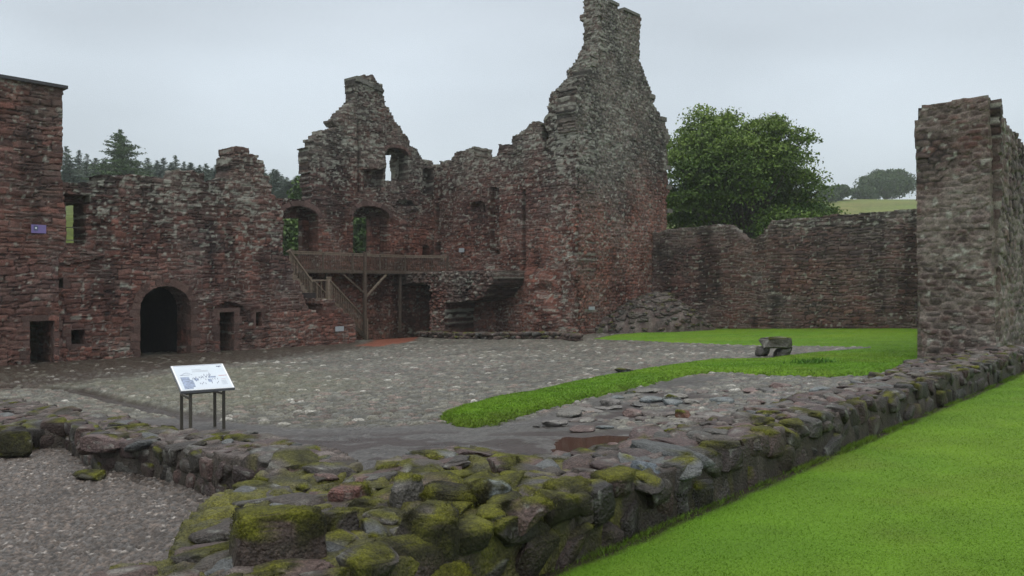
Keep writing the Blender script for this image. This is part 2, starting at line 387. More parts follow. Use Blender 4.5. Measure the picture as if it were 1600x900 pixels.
def room(name, P, s0, s1, z0, z1, d0, d1, parent):
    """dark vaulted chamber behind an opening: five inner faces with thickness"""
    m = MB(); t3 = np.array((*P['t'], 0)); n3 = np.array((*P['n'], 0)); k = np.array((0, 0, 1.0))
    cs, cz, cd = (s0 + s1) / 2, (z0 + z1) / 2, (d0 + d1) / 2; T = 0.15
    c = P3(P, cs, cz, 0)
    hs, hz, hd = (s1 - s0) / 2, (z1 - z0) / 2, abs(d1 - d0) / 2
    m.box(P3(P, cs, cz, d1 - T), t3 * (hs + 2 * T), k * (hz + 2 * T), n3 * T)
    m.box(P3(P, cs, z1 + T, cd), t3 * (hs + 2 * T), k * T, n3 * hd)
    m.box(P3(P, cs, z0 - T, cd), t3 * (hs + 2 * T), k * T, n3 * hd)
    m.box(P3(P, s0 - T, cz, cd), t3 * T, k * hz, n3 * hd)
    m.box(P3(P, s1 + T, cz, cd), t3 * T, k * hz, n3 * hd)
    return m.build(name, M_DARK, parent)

K0 = lambda v: (lambda s, z: v + 0 * s)
# ------------------------------------------------------------------ wall planes (plan of the castle)
pL0, pL1 = np.array(gp(0, 572)), np.array(gp(555, 533))
PF = plane(pL0, (0.667, 0.745))                      # entrance range facade
u = np.array((0.667, 0.745)); nn = np.array((-0.745, 0.667))
A = np.array(((902 - 800) / F * 44.0, 44.0))                       # near bottom corner of the tall gable
vdir = np.array((0.75, -0.66))
PV = plane(A, vdir)                              # courtyard face of the far range, s<0 to the left
PT = plane(A, (0.66, 0.75))                      # wide face of the tall gable
sC = -11.0
C_ = A + PV['t'] * sC
ratio_c = (678 - 800) / F
# corner of the two ranges where the ray of px 678 meets PV
sC = onp(PV, 678, 500)[0]; C_ = PV['p'] + PV['t'] * sC
PG = plane(C_, (0.66, 0.75))                     # gable wall, s<0 to the left
PB = plane((20.5, 40.0), (10.7, -9.0))           # far boundary wall
O_ = np.array((0.35, 5.4))
def UB(a, b): return O_ + u * a + nn * b
pc = np.array((11.38, 18.7))
PE = plane(pc, -nn)                              # end face of the right wall (s<0 to the left)
PR = plane(pc, (0.62, 0.785))                                # long face of the right wall towards the lawn

# ------------------------------------------------------------------ terrain, field and hills beyond the castle
def hillz(x, y):
    base = EYE - 3.3 + 0.0 * x
    right = 30.5 * sst(55, 280, y) * sst(-60, 60, x) + 8 * sst(60, 190, y) * sst(60, -40, x)
    back = 0.0 + 4.5 * sst(56, 75, y + 0.25 * x) * (1 - sst(20, 60, x)) * 0.6
    dl = (x + 19.0) * (-0.745) + (y - 29.2) * 0.667        # distance behind the entrance range
    left = 8.5 * sst(9, 34, dl) * sst(10, -12, x) + 4.0 * sst(30, 120, dl) * sst(0, -40, x)
    far = -0.03 * np.maximum(y - 285, 0)
    return base + right + np.maximum(back, left) + far + 1.2 * (fbm(x / 25, y / 25, 0, 5) - 0.5) * sst(55, 80, y)
def inside_z(x, y): return G(x, y) - 0.45
def ter(x, y):
    k = sst(50, 62, y + 0.0 * x) ; dl = (x + 19.0) * (-0.745) + (y - 29.2) * 0.667
    k = np.maximum(k, sst(1.5, 8, dl)); k = np.maximum(k, sst(45, 70, np.abs(x)))
    k = np.maximum(k, sst(-5, -30, y))
    return inside_z(np.clip(x, -40, 40), np.clip(y, -10, 60)) * (1 - k) + hillz(x, y) * k
gx = np.concatenate([np.arange(-420, -60, 15), np.arange(-60, 90, 1.0), np.arange(90, 430, 15)])
gy = np.concatenate([np.arange(-60, 0, 10), np.arange(0, 110, 1.0), np.arange(110, 260, 3), np.arange(260, 430, 15)])
X, Y = np.meshgrid(gx, gy, indexing='ij'); Z = ter(X, Y)
def gridfaces(nx, ny):
    I, J = np.meshgrid(np.arange(nx - 1), np.arange(ny - 1), indexing='ij'); q = (I * ny + J).ravel()
    return np.stack([q, q + ny, q + ny + 1, q + 1], 1)
c = mixc((0.10, 0.15, 0.028), (0.17, 0.16, 0.055), fbm(X / 6, Y / 6, 0, 8).ravel() * 1.3 - 0.2)
dl = ((X + 19.0) * (-0.745) + (Y - 29.2) * 0.667).ravel()
c = mixc(c, (0.075, 0.10, 0.018), sst(4, 10, dl) * sst(0, -10, X.ravel()))
c = c * (0.7 + 0.6 * fbm(X.ravel() / 1.3, Y.ravel() / 1.3, 0, 9))[:, None]
tag(mesh_np('terrain', np.stack([X, Y, Z], -1).reshape(-1, 3), [gridfaces(len(gx), len(gy))], np.hstack([c, np.full((len(c), 1), 0.9)]), M_FIELD, True), kind='structure')

# ------------------------------------------------------------------ ground regions (traced, laid on the courtyard plane)
path_poly = GP([(-60, 690), (120, 655), (300, 655), (400, 664), (450, 672), (600, 668), (680, 663), (760, 668), (860, 650), (960, 615), (1060, 592), (1340, 582), (1420, 590), (1300, 640), (1100, 700), (900, 760), (700, 760), (400, 740), (200, 720), (-60, 720)])
channel = GP([(-80, 603), (60, 606), (110, 609), (170, 624), (270, 646), (330, 655)])
channel2 = GP([(585, 565), (680, 558), (780, 546)])
redpatch = GP([(555, 541), (585, 532), (610, 517), (640, 512), (705, 516), (690, 524), (655, 527), (640, 535), (590, 542)])
brown = GP([(-200, 620), (-200, 560), (0, 570), (560, 535), (575, 545), (430, 562), (260, 578), (130, 600), (60, 604)])
puddle = GP([(860, 706), (872, 690), (895, 682), (950, 679), (1005, 681), (1015, 690), (990, 700), (960, 706), (935, 716), (900, 722), (862, 716)])
moss_cob = GP([(120, 600), (260, 585), (420, 570), (560, 600), (420, 640), (280, 640)])
turf = GP([(678, 657), (684, 649), (700, 640), (750, 628), (800, 619), (850, 608), (900, 597), (960, 586), (1000, 579), (1060, 569), (1100, 563), (1190, 561), (1240, 554), (1262, 551), (1356, 543.5), (1300, 542.3), (1190, 541), (1100, 538), (1000, 533.5), (918, 530), (950, 524), (1010, 519), (1070, 514), (1110, 511), (1200, 507), (1450, 503), (1520, 535), (1470, 560), (1440, 572), (1390, 584), (1340, 588), (1300, 590), (1200, 588), (1120, 583), (1060, 593), (950, 619), (850, 645), (790, 664), (740, 670), (700, 668)])
# footprint of the low foundations
fd_main = [tuple(UB(a, b)) for a, b in ((-5.0, 0.0), (17.4, 0.0), (17.9, 1.9), (16.3, 2.3), (12.0, 1.75), (8, 1.7), (4, 1.6), (2.7, 1.65), (1.8, 1.9), (1.0, 2.2), (0.2, 2.2))]
fd_wing = GP([(575, 742)], 0.3) + GP([(520, 722), (450, 705), (400, 690), (310, 682), (240, 672), (200, 655), (120, 648), (60, 634), (0, 622), (-120, 610), (-260, 640)], 0.12) + GP([(-260, 740), (-120, 706), (0, 712), (60, 703), (100, 700), (150, 735), (215, 741), (270, 752), (335, 778), (415, 790), (425, 812), (385, 840), (340, 872), (300, 905), (265, 955), (230, 1050)], -0.12)
fd_all = fd_wing + [tuple(UB(-5.0, 2.6)), tuple(UB(-5.0, 0.0)), tuple(UB(1.3, 0.0)), tuple(UB(1.5, 1.5))]
gravel_room = GP([(-500, 1200), (-500, 712), (-100, 690), (100, 690), (420, 780), (420, 850), (250, 1000), (200, 1200)], -0.12)

# courtyard: one sheet of cobbles, path, drain and earth, finer near the viewer
ncol, nrow = 980, 900
tt = np.linspace(-0.98, 0.98, ncol); dd = 5.2 * (58 / 5.2) ** np.linspace(0, 1, nrow)
T_, D_ = np.meshgrid(tt, dd, indexing='ij'); X = (T_ * D_).ravel(); Y = D_.ravel()
wx, wy = X + 0.06 * fbm(X * 3, Y * 3, 0, 51), Y + 0.06 * fbm(X * 3, Y * 3, 0, 52)
ca, sa = math.cos(0.35), math.sin(0.35)
sc_ = 6.6
f1, f2, i1, i2 = voronoi((wx * ca + wy * sa) * sc_ * 0.8, (-wx * sa + wy * ca) * sc_ * 1.25, 3)
dome = sst(0.0, 0.45, f2 - f1)
dp = sdist(X, Y, path_poly); dp = dp + 0.35 * (fbm(X * 1.5, Y * 1.5, 0, 53) - 0.5)
pm = sst(-0.12, 0.12, dp)
dch = np.minimum(pdist(X, Y, channel, False) * 1.0, pdist(X, Y, channel2, False) * 1.6) + 0.15 * (fbm(X * 2, Y * 2, 0, 54) - 0.5)
chm = 1 - sst(0.12, 0.30, dch)
dr = sdist(X, Y, redpatch) + 0.8 * (fbm(X, Y, 0, 55) - 0.5); rm = sst(-0.1, 0.2, dr)
db = sdist(X, Y, brown) + 2.0 * (fbm(X * 0.7, Y * 0.7, 0, 56) - 0.5); bm = sst(-1.0, 1.0, db)
mm = sst(-1.5, 1.5, sdist(X, Y, moss_cob) + 2 * (fbm(X * 0.8, Y * 0.8, 0, 57) - 0.5))
paved = GP([(1080, 605), (1130, 588), (1340, 588), (1400, 600), (1330, 640), (1150, 640)]); pv = sst(-0.3, 0.3, sdist(X, Y, paved) + 0.5 * (fbm(X, Y, 0, 58) - 0.5))
roomp = GP([(840, 668), (960, 620), (1080, 596), (1340, 586), (1420, 600), (1330, 650), (1150, 690), (1020, 690), (1010, 672), (900, 680)]); pv = np.maximum(pv, sst(-0.2, 0.3, sdist(X, Y, roomp)) * sst(0.46, 0.54, fbm(X * 1.7, Y * 1.7, 0, 68, 4)))
stone = np.clip((1 - pm) + pv, 0, 1) * (1 - chm) * (1 - rm) * (1 - 0.75 * bm * (i2 > 0.35))
keepst = 1 - 0.8 * (i2 > 0.86)
intf = sst(0.0, 0.4, sdist(X, Y, turf)); stone = stone * (1 - intf)
hgt = 0.034 * dome * stone * keepst * (0.5 + i1) + 0.02 * (fbm(X * 8, Y * 8, 0, 59) - 0.5) * (1 - pm * 0.7) + 0.05 * (fbm(X * 0.9, Y * 0.9, 0, 60) - 0.5) - 0.06 * chm
dpu = sdist(X, Y, puddle); pw_ = sst(-0.9, -0.35, dpu); hgt = hgt * (1 - 0.93 * pw_) - 0.03 * sst(-0.22, 0.12, dpu + 0.55 * (fbm(X * 2.2, Y * 3, 0, 61) - 0.5)) - 0.05 * intf
base = mixc((0.078, 0.077, 0.062), (0.150, 0.146, 0.118), i1)
base = mixc(base, (0.105, 0.112, 0.105), (i2 > 0.66) * 0.6)
base = mixc(base, (0.15, 0.105, 0.09), (hsh(i1 * 1e6, i2 * 1e6, 7) > 0.8) * 0.7)
base = base * (0.5 + 0.8 * hsh(i2 * 1e6, i1 * 1e6, 8))[:, None]
base = mixc(base, (0.42, 0.41, 0.37), (i1 > 0.98) * (0.4 + 0.5 * noise(X * 3, Y * 3)))
earth = mixc((0.034, 0.030, 0.024), (0.050, 0.048, 0.028), fbm(X * 2, Y * 2, 0, 62))
base = base * (0.62 + 0.76 * fbm(X * 0.35, Y * 0.55, 0, 67, 4))[:, None]
col = mixc(earth, base, np.clip(sst(0.02, 0.22, f2 - f1) * stone * keepst, 0, 1))
col = mixc(col, np.array((0.095, 0.10, 0.045)), mm * 0.42 * (0.4 + 0.9 * fbm(X * 3, Y * 3, 0, 63)))
pg = fbm(X * 14, Y * 14, 0, 64)
tar = mixc((0.046, 0.043, 0.040), (0.088, 0.083, 0.079), pg) * (0.5 + 1.0 * hsh(X * 40, Y * 40, 4))[:, None]
damp = sst(0.47, 0.53, fbm(X * 1.9, Y * 3.0, 0, 65, 5)) * sst(0.3, 0.9, dp)
tar = mixc(tar, (0.026, 0.015, 0.013), damp * 0.92)
col = mixc(col, tar, pm * (1 - pv * sst(0.02, 0.2, f2 - f1)))
col = mixc(col, np.array((0.040, 0.028, 0.022)), bm * 0.72 * (1 - 0.5 * (i1 > 0.8)))
col = mixc(col, np.array((0.035, 0.026, 0.022)), chm * 0.9)
col = mixc(col, np.array((0.20, 0.065, 0.038)) , rm * 0.95)
rgh = 0.46 - 0.20 * pm * (0.3 + 0.7 * sst(0.45, 0.6, fbm(X * 1.2, Y * 2, 0, 66))) - 0.15 * bm - 0.2 * chm + 0.1 * i2
outl = sst(50, 56, Y)
Z = G(X, Y) + hgt
dgr = sdist(X, Y, gravel_room); Z = Z - 0.35 * sst(-0.1, 0.1, dgr)
blw = (X - O_[0]) * (-0.745) + (Y - O_[1]) * 0.667
alw = (X - O_[0]) * 0.667 + (Y - O_[1]) * 0.745; Z = Z - 0.35 * np.maximum(sst(0.5, 0.2, blw), (alw > 17.6) * (blw < 1.2 + 0.062 * (alw - 17.4)))
dlf = (X - pL0[0]) * (-0.745) + (Y - pL0[1]) * 0.667
fc = gridfaces(ncol, nrow); ctr = (dlf < 2.5)[fc[:, 0]]; fc = fc[ctr]
tag(mesh_np('courtyard', np.stack([X, Y, Z], 1), [fc], np.hstack([col, rgh[:, None]]), M_COB, True), kind='structure')

# puddle water
MW = bpy.data.materials.new('shallow_puddle_water'); MW.use_nodes = True; b_ = MW.node_tree.nodes['Principled BSDF']
b_.inputs['Base Color'].default_value = (0.045, 0.022, 0.016, 1); b_.inputs['Roughness'].default_value = 0.06; b_.inputs['Specular IOR Level'].default_value = 0.4
px_, py_ = np.array(puddle).T; cxp, cyp = px_.mean(), py_.mean()
pw = [(cxp + (x - cxp) * 1.55, cyp + (y - cyp) * 1.55) for x, y in puddle]
tag(mesh_np('puddle', [(x, y, G(x, y) - 0.014) for x, y in pw], [np.array([list(range(len(pw)))])], None, MW), kind='structure')

# gravel floor of the near room: pebbles as relief
gl = 0.016
xs = np.arange(-9.5, -0.6, gl * 1.15); ys = np.arange(4.2, 12.2, gl * 1.3)
X, Y = np.meshgrid(xs, ys, indexing='ij'); sh = X.shape; X = X.ravel(); Y = Y.ravel()
f1, f2, i1, i2 = voronoi(X * 30, Y * 30, 5)
col = mixc((0.048, 0.038, 0.031), (0.180, 0.146, 0.124), i1 ** 1.6) * (0.4 + 1.0 * i2)[:, None]
col = mixc(col, (0.38, 0.35, 0.32), (i1 > 0.97) * 0.8); col = mixc(col, (0.115, 0.115, 0.115), (i2 > 0.82) * 0.6)
col = col * (0.35 + 0.65 * sst(0.0, 0.3, f2 - f1))[:, None] * (0.75 + 0.5 * fbm(X * 1.2, Y * 1.2, 0, 71))[:, None]
Z = G(X, Y) - 0.14 + 0.024 * sst(0, 0.5, f2 - f1) * (0.3 + i2) + 0.05 * (fbm(X * 1.5, Y * 1.5, 0, 72) - 0.5)
fc = gridfaces(*sh); kf = (sdist(X, Y, gravel_room) > -0.1)[fc[:, 0]]; fc = fc[kf]
us = np.zeros(len(X), bool); us[fc.ravel()] = True; mp_ = np.cumsum(us) - 1
tag(mesh_np('gravel_floor', np.stack([X, Y, Z], 1)[us], [mp_[fc]], np.hstack([col, np.full((len(col), 1), 0.5)])[us], M_GRAVEL, True), kind='structure')

# ------------------------------------------------------------------ grass
def grass_cols(X, Y, s=0):
    g = fbm(X * 0.35, Y * 0.35, 0, 81 + s); g2 = fbm(X * 2.5, Y * 2.5, 0, 82 + s)
    c = mixc((0.092, 0.208, 0.010), (0.138, 0.242, 0.012), np.clip(g * 1.4 - 0.2, 0, 1)) * (0.78 + 0.44 * g2)[:, None]
    dry = sst(0.60, 0.80, fbm(X * 0.9 + 7, Y * 0.9, 0, 83 + s, 4)); return mixc(c, (0.15, 0.17, 0.03), dry * 0.3)
def blades(name, X, Y, Z, hgt, wid, cols, lean=0.6, seed=1, var=0.15):
    r = np.random.default_rng(seed); n = len(X); a = r.uniform(0, 2 * np.pi, n); hh = hgt * r.uniform(0.5, 1.3, n); ww = wid * r.uniform(0.7, 1.3, n)
    lx, ly = r.normal(0, lean, n) * hh, r.normal(0, lean, n) * hh
    v0 = np.stack([X - np.cos(a) * ww, Y - np.sin(a) * ww, Z], 1); v1 = np.stack([X + np.cos(a) * ww, Y + np.sin(a) * ww, Z], 1)
    v2 = np.stack([X + lx, Y + ly, Z + hh], 1)
    V = np.stack([v0, v1, v2], 1).reshape(-1, 3)
    C = np.repeat(cols * r.uniform(1 - var, 1 + var, (n, 1)), 3, 0); C = np.hstack([C, np.full((len(C), 1), 0.6)])
    return mesh_np(name, V, [np.arange(3 * n).reshape(-1, 3)], C, M_BLADE)
# lawn outside the right-hand foundation
xs = np.linspace(-6, 30, 300); 
aa, bb = np.meshgrid(np.linspace(-6, 60, 330), -np.concatenate([np.linspace(-0.05, 0.4, 12), np.linspace(0.6, 24, 108)]) , indexing='ij')
bb = bb + sst(17.4, 18.0, aa) * (0.75 + 0.062 * (aa - 17.4)) * np.clip(1 + bb / 6, 0, 1)
XY = O_ + aa[..., None] * u + bb[..., None] * nn; X, Y = XY[..., 0].ravel(), XY[..., 1].ravel()
def lawnz(X, Y): return G(X, Y) - 0.07 + 0.05 * (fbm(X * 0.4, Y * 0.4, 0, 84) - 0.5)
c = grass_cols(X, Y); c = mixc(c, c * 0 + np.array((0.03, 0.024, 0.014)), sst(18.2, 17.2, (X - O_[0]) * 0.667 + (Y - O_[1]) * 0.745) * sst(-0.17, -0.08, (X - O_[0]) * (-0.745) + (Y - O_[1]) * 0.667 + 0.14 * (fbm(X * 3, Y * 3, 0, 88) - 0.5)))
tag(mesh_np('lawn', np.stack([X, Y, lawnz(X, Y)], 1), [gridfaces(330, 120)], np.hstack([c * 0.85, np.full((len(c), 1), 0.8)]), M_TURF, True), kind='structure')
n = 620000
d = 4.6 * (34 / 4.6) ** (rng.random(n) ** 1.15); t = rng.uniform(-0.05, 1.25, n); X, Y = t * d, d
bv = (X - O_[0]) * (-0.745) + (Y - O_[1]) * 0.667; k = bv < -0.09 - 0.05 * rng.random(len(bv)); X, Y, d = X[k], Y[k], d[k]
tag(blades('lawn_grass', X, Y, lawnz(X, Y) - 0.004, 0.009 + 0.0004 * d, 0.002 + 0.00035 * d, grass_cols(X, Y), 0.7, 3, 0.09), kind='stuff')
n = 16000; r = np.random.default_rng(99); a = 17.5 * r.random(n) ** 1.3 - 0.6; cl_ = noise(a * 2.3, 3.0, 0, 98); k = r.random(n) < sst(0.35, 0.75, cl_) * 0.9 + 0.08; a = a[k]; b = -0.02 - np.abs(r.normal(0, 0.05, len(a)))
X = O_[0] + a * u[0] + b * nn[0]; Y = O_[1] + a * u[1] + b * nn[1]
tag(blades('uncut_grass', X, Y, G(X, Y) - 0.08, 0.055, 0.0035, mixc(grass_cols(X, Y) * 0.8, (0.10, 0.10, 0.03), r.random(len(X)) * 0.5), 0.6, 5, 0.2), kind='stuff')
# raised turf strip and inner lawn
tx, ty = np.array(turf).T
xs = np.linspace(tx.min() - 0.4, tx.max() + 0.4, 420); ys = 10.6 * (52 / 10.6) ** np.linspace(0, 1, 560)
X, Y = np.meshgrid(xs, ys, indexing='ij'); sh = X.shape; X, Y = X.ravel(), Y.ravel()
def turf_h(X, Y):
    sd = sdist(X, Y, turf) + 0.26 * (fbm(X * 2.6, Y * 2.6, 0, 85, 4) - 0.5) * (Y < 24)
    H = 0.04 + 0.07 * (1 - sst(17, 27, Y)) + 0.0 * (1 - sst(20, 27, Y))
    return sd, H
sd, H = turf_h(X, Y)
Z = G(X, Y) - 0.06 + (H + 0.06) * sst(-0.14, 0.50, sd) + 0.03 * (fbm(X * 1.1, Y * 1.1, 0, 86) - 0.5)
c = grass_cols(X, Y, 5) * 0.9; c = mixc((0.075, 0.05, 0.03), c, sst(-0.05, 0.14, sd))
fc = gridfaces(*sh); fc = fc[(sd > -0.14)[fc[:, 0]]]; us = np.zeros(len(X), bool); us[fc.ravel()] = True; mp_ = np.cumsum(us) - 1
tag(mesh_np('turf_strip', np.stack([X, Y, Z], 1)[us], [mp_[fc]], np.hstack([c, np.full((len(c), 1), 0.85)])[us], M_TURF, True), kind='structure')
n = 520000
d = 10.8 * (50 / 10.8) ** (rng.random(n) ** 1.3); t = rng.uniform(-0.12, 0.55, n); X, Y = t * d, d
sd, H = turf_h(X, Y); k = (sd > -0.02) & (rng.random(len(X)) < 0.25 + sst(-0.02, 0.2, sd)); X, Y, d, sd, H = X[k], Y[k], d[k], sd[k], H[k]
Z = G(X, Y) - 0.06 + (H + 0.06) * sst(-0.14, 0.50, sd) + 0.03 * (fbm(X * 1.1, Y * 1.1, 0, 86) - 0.5) - 0.005
ed = (1 - sst(0.1, 0.5, sd)) * (Y < 24)
cl = mixc(grass_cols(X, Y, 5), (0.085, 0.10, 0.018), ed * rng.random(len(X)) * 0.8)
tag(blades('turf_grass', X, Y, Z, (0.012 + 0.022 * (1 - sst(16, 30, Y)) * (0.5 + 0.8 * ed)), 0.003 + 0.00035 * d, cl, 0.7, 4), kind='stuff')

# ------------------------------------------------------------------ ruined walls
def zf(a, b): return lambda s, z: sst(a, b, z)
# entrance range facade
fac = onP(PF, [(80, 284), (158, 287), (158, 275), (183, 273), (223, 274), (255, 279), (271, 282), (279, 266), (301, 266), (320, 271), (318, 283), (347, 285), (348, 278), (360, 274), (364, 230), (386, 230), (387, 240), (403, 243), (403, 251), (412, 252), (412, 273), (420, 275), (426, 302), (433, 311), (441, 330), (443, 350), (440, 397), (456, 409), (457, 437), (469, 439), (473, 463), (484, 487), (500, 488), (500, 469), (525, 469), (525, 479), (540, 490), (551, 498), (555, 503), (556, 560), (80, 600)])
def pr(P, x0, y0, x1, y1):
    s0, z0 = onp(P, (x0 + x1) / 2, (y0 + y1) / 2); a = onp(P, x0, (y0 + y1) / 2)[0]; b = onp(P, x1, (y0 + y1) / 2)[0]
    cz = (440 - (y0 + y1) / 2); hz = (y1 - y0) / 2; k = (z0 - EYE) / cz if abs(cz) > 1 else 0.03
    return rect(a, z0 - hz * k, b, z0 + hz * k)
a0, a1 = onp(PF, 218, 480)[0], onp(PF, 298, 480)[0]; azs = onp(PF, 258, 482)[1]; azt = onp(PF, 258, 446)[1]
archh = [(a0, 0.0), (a1, 0.0)] + arc_pts(a0, a1, azs, azt)
H_door2 = pr(PF, 342, 487, 366, 556); H_sq = pr(PF, 110, 514, 133, 539); H_sq2 = pr(PF, 85, 434, 99, 451); H_sq3 = pr(PF, 399, 487, 409, 510)
H_uw = pr(PF, 104, 317, 134, 380); H_slot = pr(PF, 493, 474, 503, 490)
H_uwr = pr(PF, 101, 305, 139, 318)
st_f = dict(red=lambda s, z: 0.36 + 0.30 * sst(4.5, 1, z) + 0.12 * sst(6, 14, s), grey=lambda s, z: 0.02 + 0.38 * sst(6.0, 9.0, z), mort=lambda s, z: -0.03 + 0.10 * sst(3, 1, z), lich=lambda s, z: -0.07 + 0.16 * sst(4.6, 7.0, z) * (0.4 + 0.6 * sst(1, 6, s)), stain=1.0)
fr = empty('entrance_range', (*PF['p'], float(G(*PF['p']))), 'ruined red stone range pierced by a dark round archway, left of the timber stair', 'ruined wall')
ledge = onP(PF, [(42, 398), (60, 393), (150, 394), (165, 400), (140, 407), (100, 414), (62, 410)])
lint2 = onP(PF, [(333, 487), (337, 478), (357, 472), (378, 478), (381, 486), (372, 489), (366, 489)])
st_arch = (0.095, 0.058, 0.048)
wall('wall', PF, fac, 1.3, holes=[archh, H_door2, H_sq, H_sq2, H_sq3, H_uw, H_slot], relief=[(ledge, 0.14), (H_uwr, -0.5), (lint2, -0.3)], st=st_f, seed=101, parent=fr, ch=(0.11, 0.25), wd=(0.24, 0.6))
ring = []
r0 = (a1 - a0) / 2; cs_ = (a0 + a1) / 2
for i in range(13):
    t0, t1 = math.pi * i / 13, math.pi * (i + 1) / 13
    f = lambda t, k: (cs_ + (r0 + k) * math.cos(t), azs + (azt - azs + k) * math.sin(t))
    ring.append([f(t0, -0.02), f(t1, -0.02), f(t1, 0.33), f(t0, 0.33)])
for sd_ in (0, 1):
    zz = 0.85
    while zz < azs - 0.1:
        hh = min(0.34, azs - zz); ww = 0.42 if int(zz * 10) % 2 else 0.28
        ring.append(rect(a0 - ww, zz, a0 + 0.02, zz + hh) if sd_ == 0 else rect(a1 - 0.02, zz, a1 + ww, zz + hh)); zz += hh
blocks('arch_surround', PF, ring, -0.4, 0.045, st_arch, fr, 3)
def bb_of(Hh): O = np.array(Hh); return (*O.min(0), *O.max(0))
def frame(P, Hh, parent, lint=0.2, sill=True, jamb=0.18, d0=-0.3, d1=0.035, color=(0.088, 0.055, 0.047), seed=1, name='window_surround'):
    s0, z0, s1, z1 = bb_of(Hh); bl = [rect(s0 - jamb - 0.08, z1 - 0.02, s1 + jamb + 0.08, z1 + lint)]
    if sill: bl.append(rect(s0 - jamb, z0 - 0.14, s1 + jamb, z0 + 0.02))
    zz = z0
    i = 0
    while zz < z1 - 0.05:
        hh = min(0.36, z1 - zz); e_ = 0.12 if i % 2 else 0
        bl.append(rect(s0 - jamb - e_, zz, s0 + 0.02, zz + hh)); bl.append(rect(s1 - 0.02, zz, s1 + jamb + 0.12 - e_, zz + hh)); zz += hh; i += 1
    blocks(name, P, bl, d0, d1, color, parent, seed)
frame(PF, H_sq, fr, seed=4); frame(PF, H_sq2, fr, 0.12, True, 0.1, seed=5); frame(PF, H_sq3, fr, 0.15, True, 0.12, seed=6)
frame(PF, H_door2, fr, 0.16, False, 0.24, seed=7, name='door_surround')
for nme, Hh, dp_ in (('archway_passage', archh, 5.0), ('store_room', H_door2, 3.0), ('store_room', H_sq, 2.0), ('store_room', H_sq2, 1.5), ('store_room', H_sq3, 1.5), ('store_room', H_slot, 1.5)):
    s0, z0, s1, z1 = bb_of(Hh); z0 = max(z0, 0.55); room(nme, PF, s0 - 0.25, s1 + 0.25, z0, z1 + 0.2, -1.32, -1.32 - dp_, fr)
# safety bars across the upper window
s0, z0, s1, z1 = bb_of(H_uw); m = MB()
for zz in (z0 + 0.12, z0 + 0.62): m.beam(P3(PF, s0 - 0.5, zz, -0.2), P3(PF, s1 + 0.05, zz, -0.2), 0.035)
m.beam(P3(PF, s0 - 0.42, z0 - 0.6, 0.2), P3(PF, s0 - 0.42, z0 + 0.7, 0.2), 0.035)
m.build('safety_rail', M_METAL, fr)

# gatehouse tower at the left edge
PW = shift(PF, 0.22)
tw = onP(PW, [(-330, 60), (-2, 108), (0, 121), (102, 138), (102, 146), (98, 148), (98, 200), (97, 280), (102, 330), (103, 384), (92, 398), (92, 500), (90, 585), (-330, 660)])
H_d1 = pr(PW, 45, 501, 83, 575)
st_t = dict(st_f); st_t.update(red=lambda s, z: 0.48 + 0.25 * sst(4, 1, z), grey=lambda s, z: 0.04 + 0.30 * sst(9.2, 11, z), lich=lambda s, z: -0.10 + 0.05 * sst(5, 8, z))
te = empty('gatehouse_tower', (*PW['p'], float(G(*PW['p']))), 'square red stone tower with flat dark coping at the left edge of the courtyard', 'tower')
wall('wall', PW, tw, 5.0, holes=[H_d1], st=st_t, seed=111, parent=te, ch=(0.14, 0.3), wd=(0.35, 0.9), ragged=False)
frame(PW, H_d1, te, 0.22, False, 0.2, seed=8, name='door_surround')
s0, z0, s1, z1 = bb_of(H_d1)
m = MB(); a_, b_2 = onp(PW, 1, 119), onp(PW, 103, 137.5)
m.beam(P3(PW, a_[0] - 9, a_[1], -0.4), P3(PW, b_2[0] + 0.06, b_2[1], -0.4), 1.1, 0.12).build('coping', M_LEAD, te)

# gable wall with the upper windows
gab = onP(PG, [(405, 309), (420, 309), (484, 313), (487, 311), (483, 279), (482, 234), (478, 229), (491, 230), (490, 217), (497, 217), (497, 211), (503, 211), (503, 205), (517, 205), (527, 197), (521, 190), (527, 187), (527, 182), (533, 182), (533, 176), (539, 175), (539, 171), (544, 171), (544, 165), (550, 165), (550, 160), (555, 159), (555, 130), (553, 129), (561, 121), (570, 117), (577, 121), (583, 119), (587, 123), (587, 129), (599, 131), (600, 141), (600, 153), (601, 162), (607, 167), (609, 174), (615, 181), (616, 191), (627, 197), (629, 206), (636, 211), (641, 222), (641, 227), (652, 233), (655, 239), (661, 246), (661, 250), (669, 247), (677, 253), (679, 260), (679, 560), (405, 580)])
H1 = onP(PG, [(441, 341), (472, 341), (472, 400), (441, 400)]); R1 = onP(PG, [(441, 341), (447, 328), (458, 322), (470, 321), (484, 327), (495, 335), (497, 342), (497, 400), (441, 400)])
H2 = onP(PG, [(551, 339), (578, 339), (578, 400), (551, 400)]); R2 = onP(PG, [(551, 335), (560, 325), (575, 321), (592, 322), (605, 330), (608, 339), (608, 400), (551, 400)])
H3 = onP(PG, [(602, 242), (617, 241), (616, 262), (617, 283), (602, 283)]); R3 = onP(PG, [(602, 241), (607, 233), (622, 230), (634, 233), (638, 243), (638, 283), (602, 283)])
R4 = onP(PG, [(568, 266), (598, 265), (598, 292), (568, 294)]); R5 = onP(PG, [(617, 322), (621, 314), (632, 311), (643, 314), (648, 322)])
R6 = onP(PG, [(661, 264), (676, 264), (676, 303), (661, 303)]); R7 = onP(PG, [(661, 385), (671, 385), (671, 412), (661, 412)]); cre = onP(PG, [(559, 190), (562, 190), (562, 300), (559, 300)])
cor = onP(PG, [(563, 250), (601, 250), (601, 265), (563, 265)]); chb = onP(PG, [(562, 160), (601, 170), (601, 250), (562, 250)])
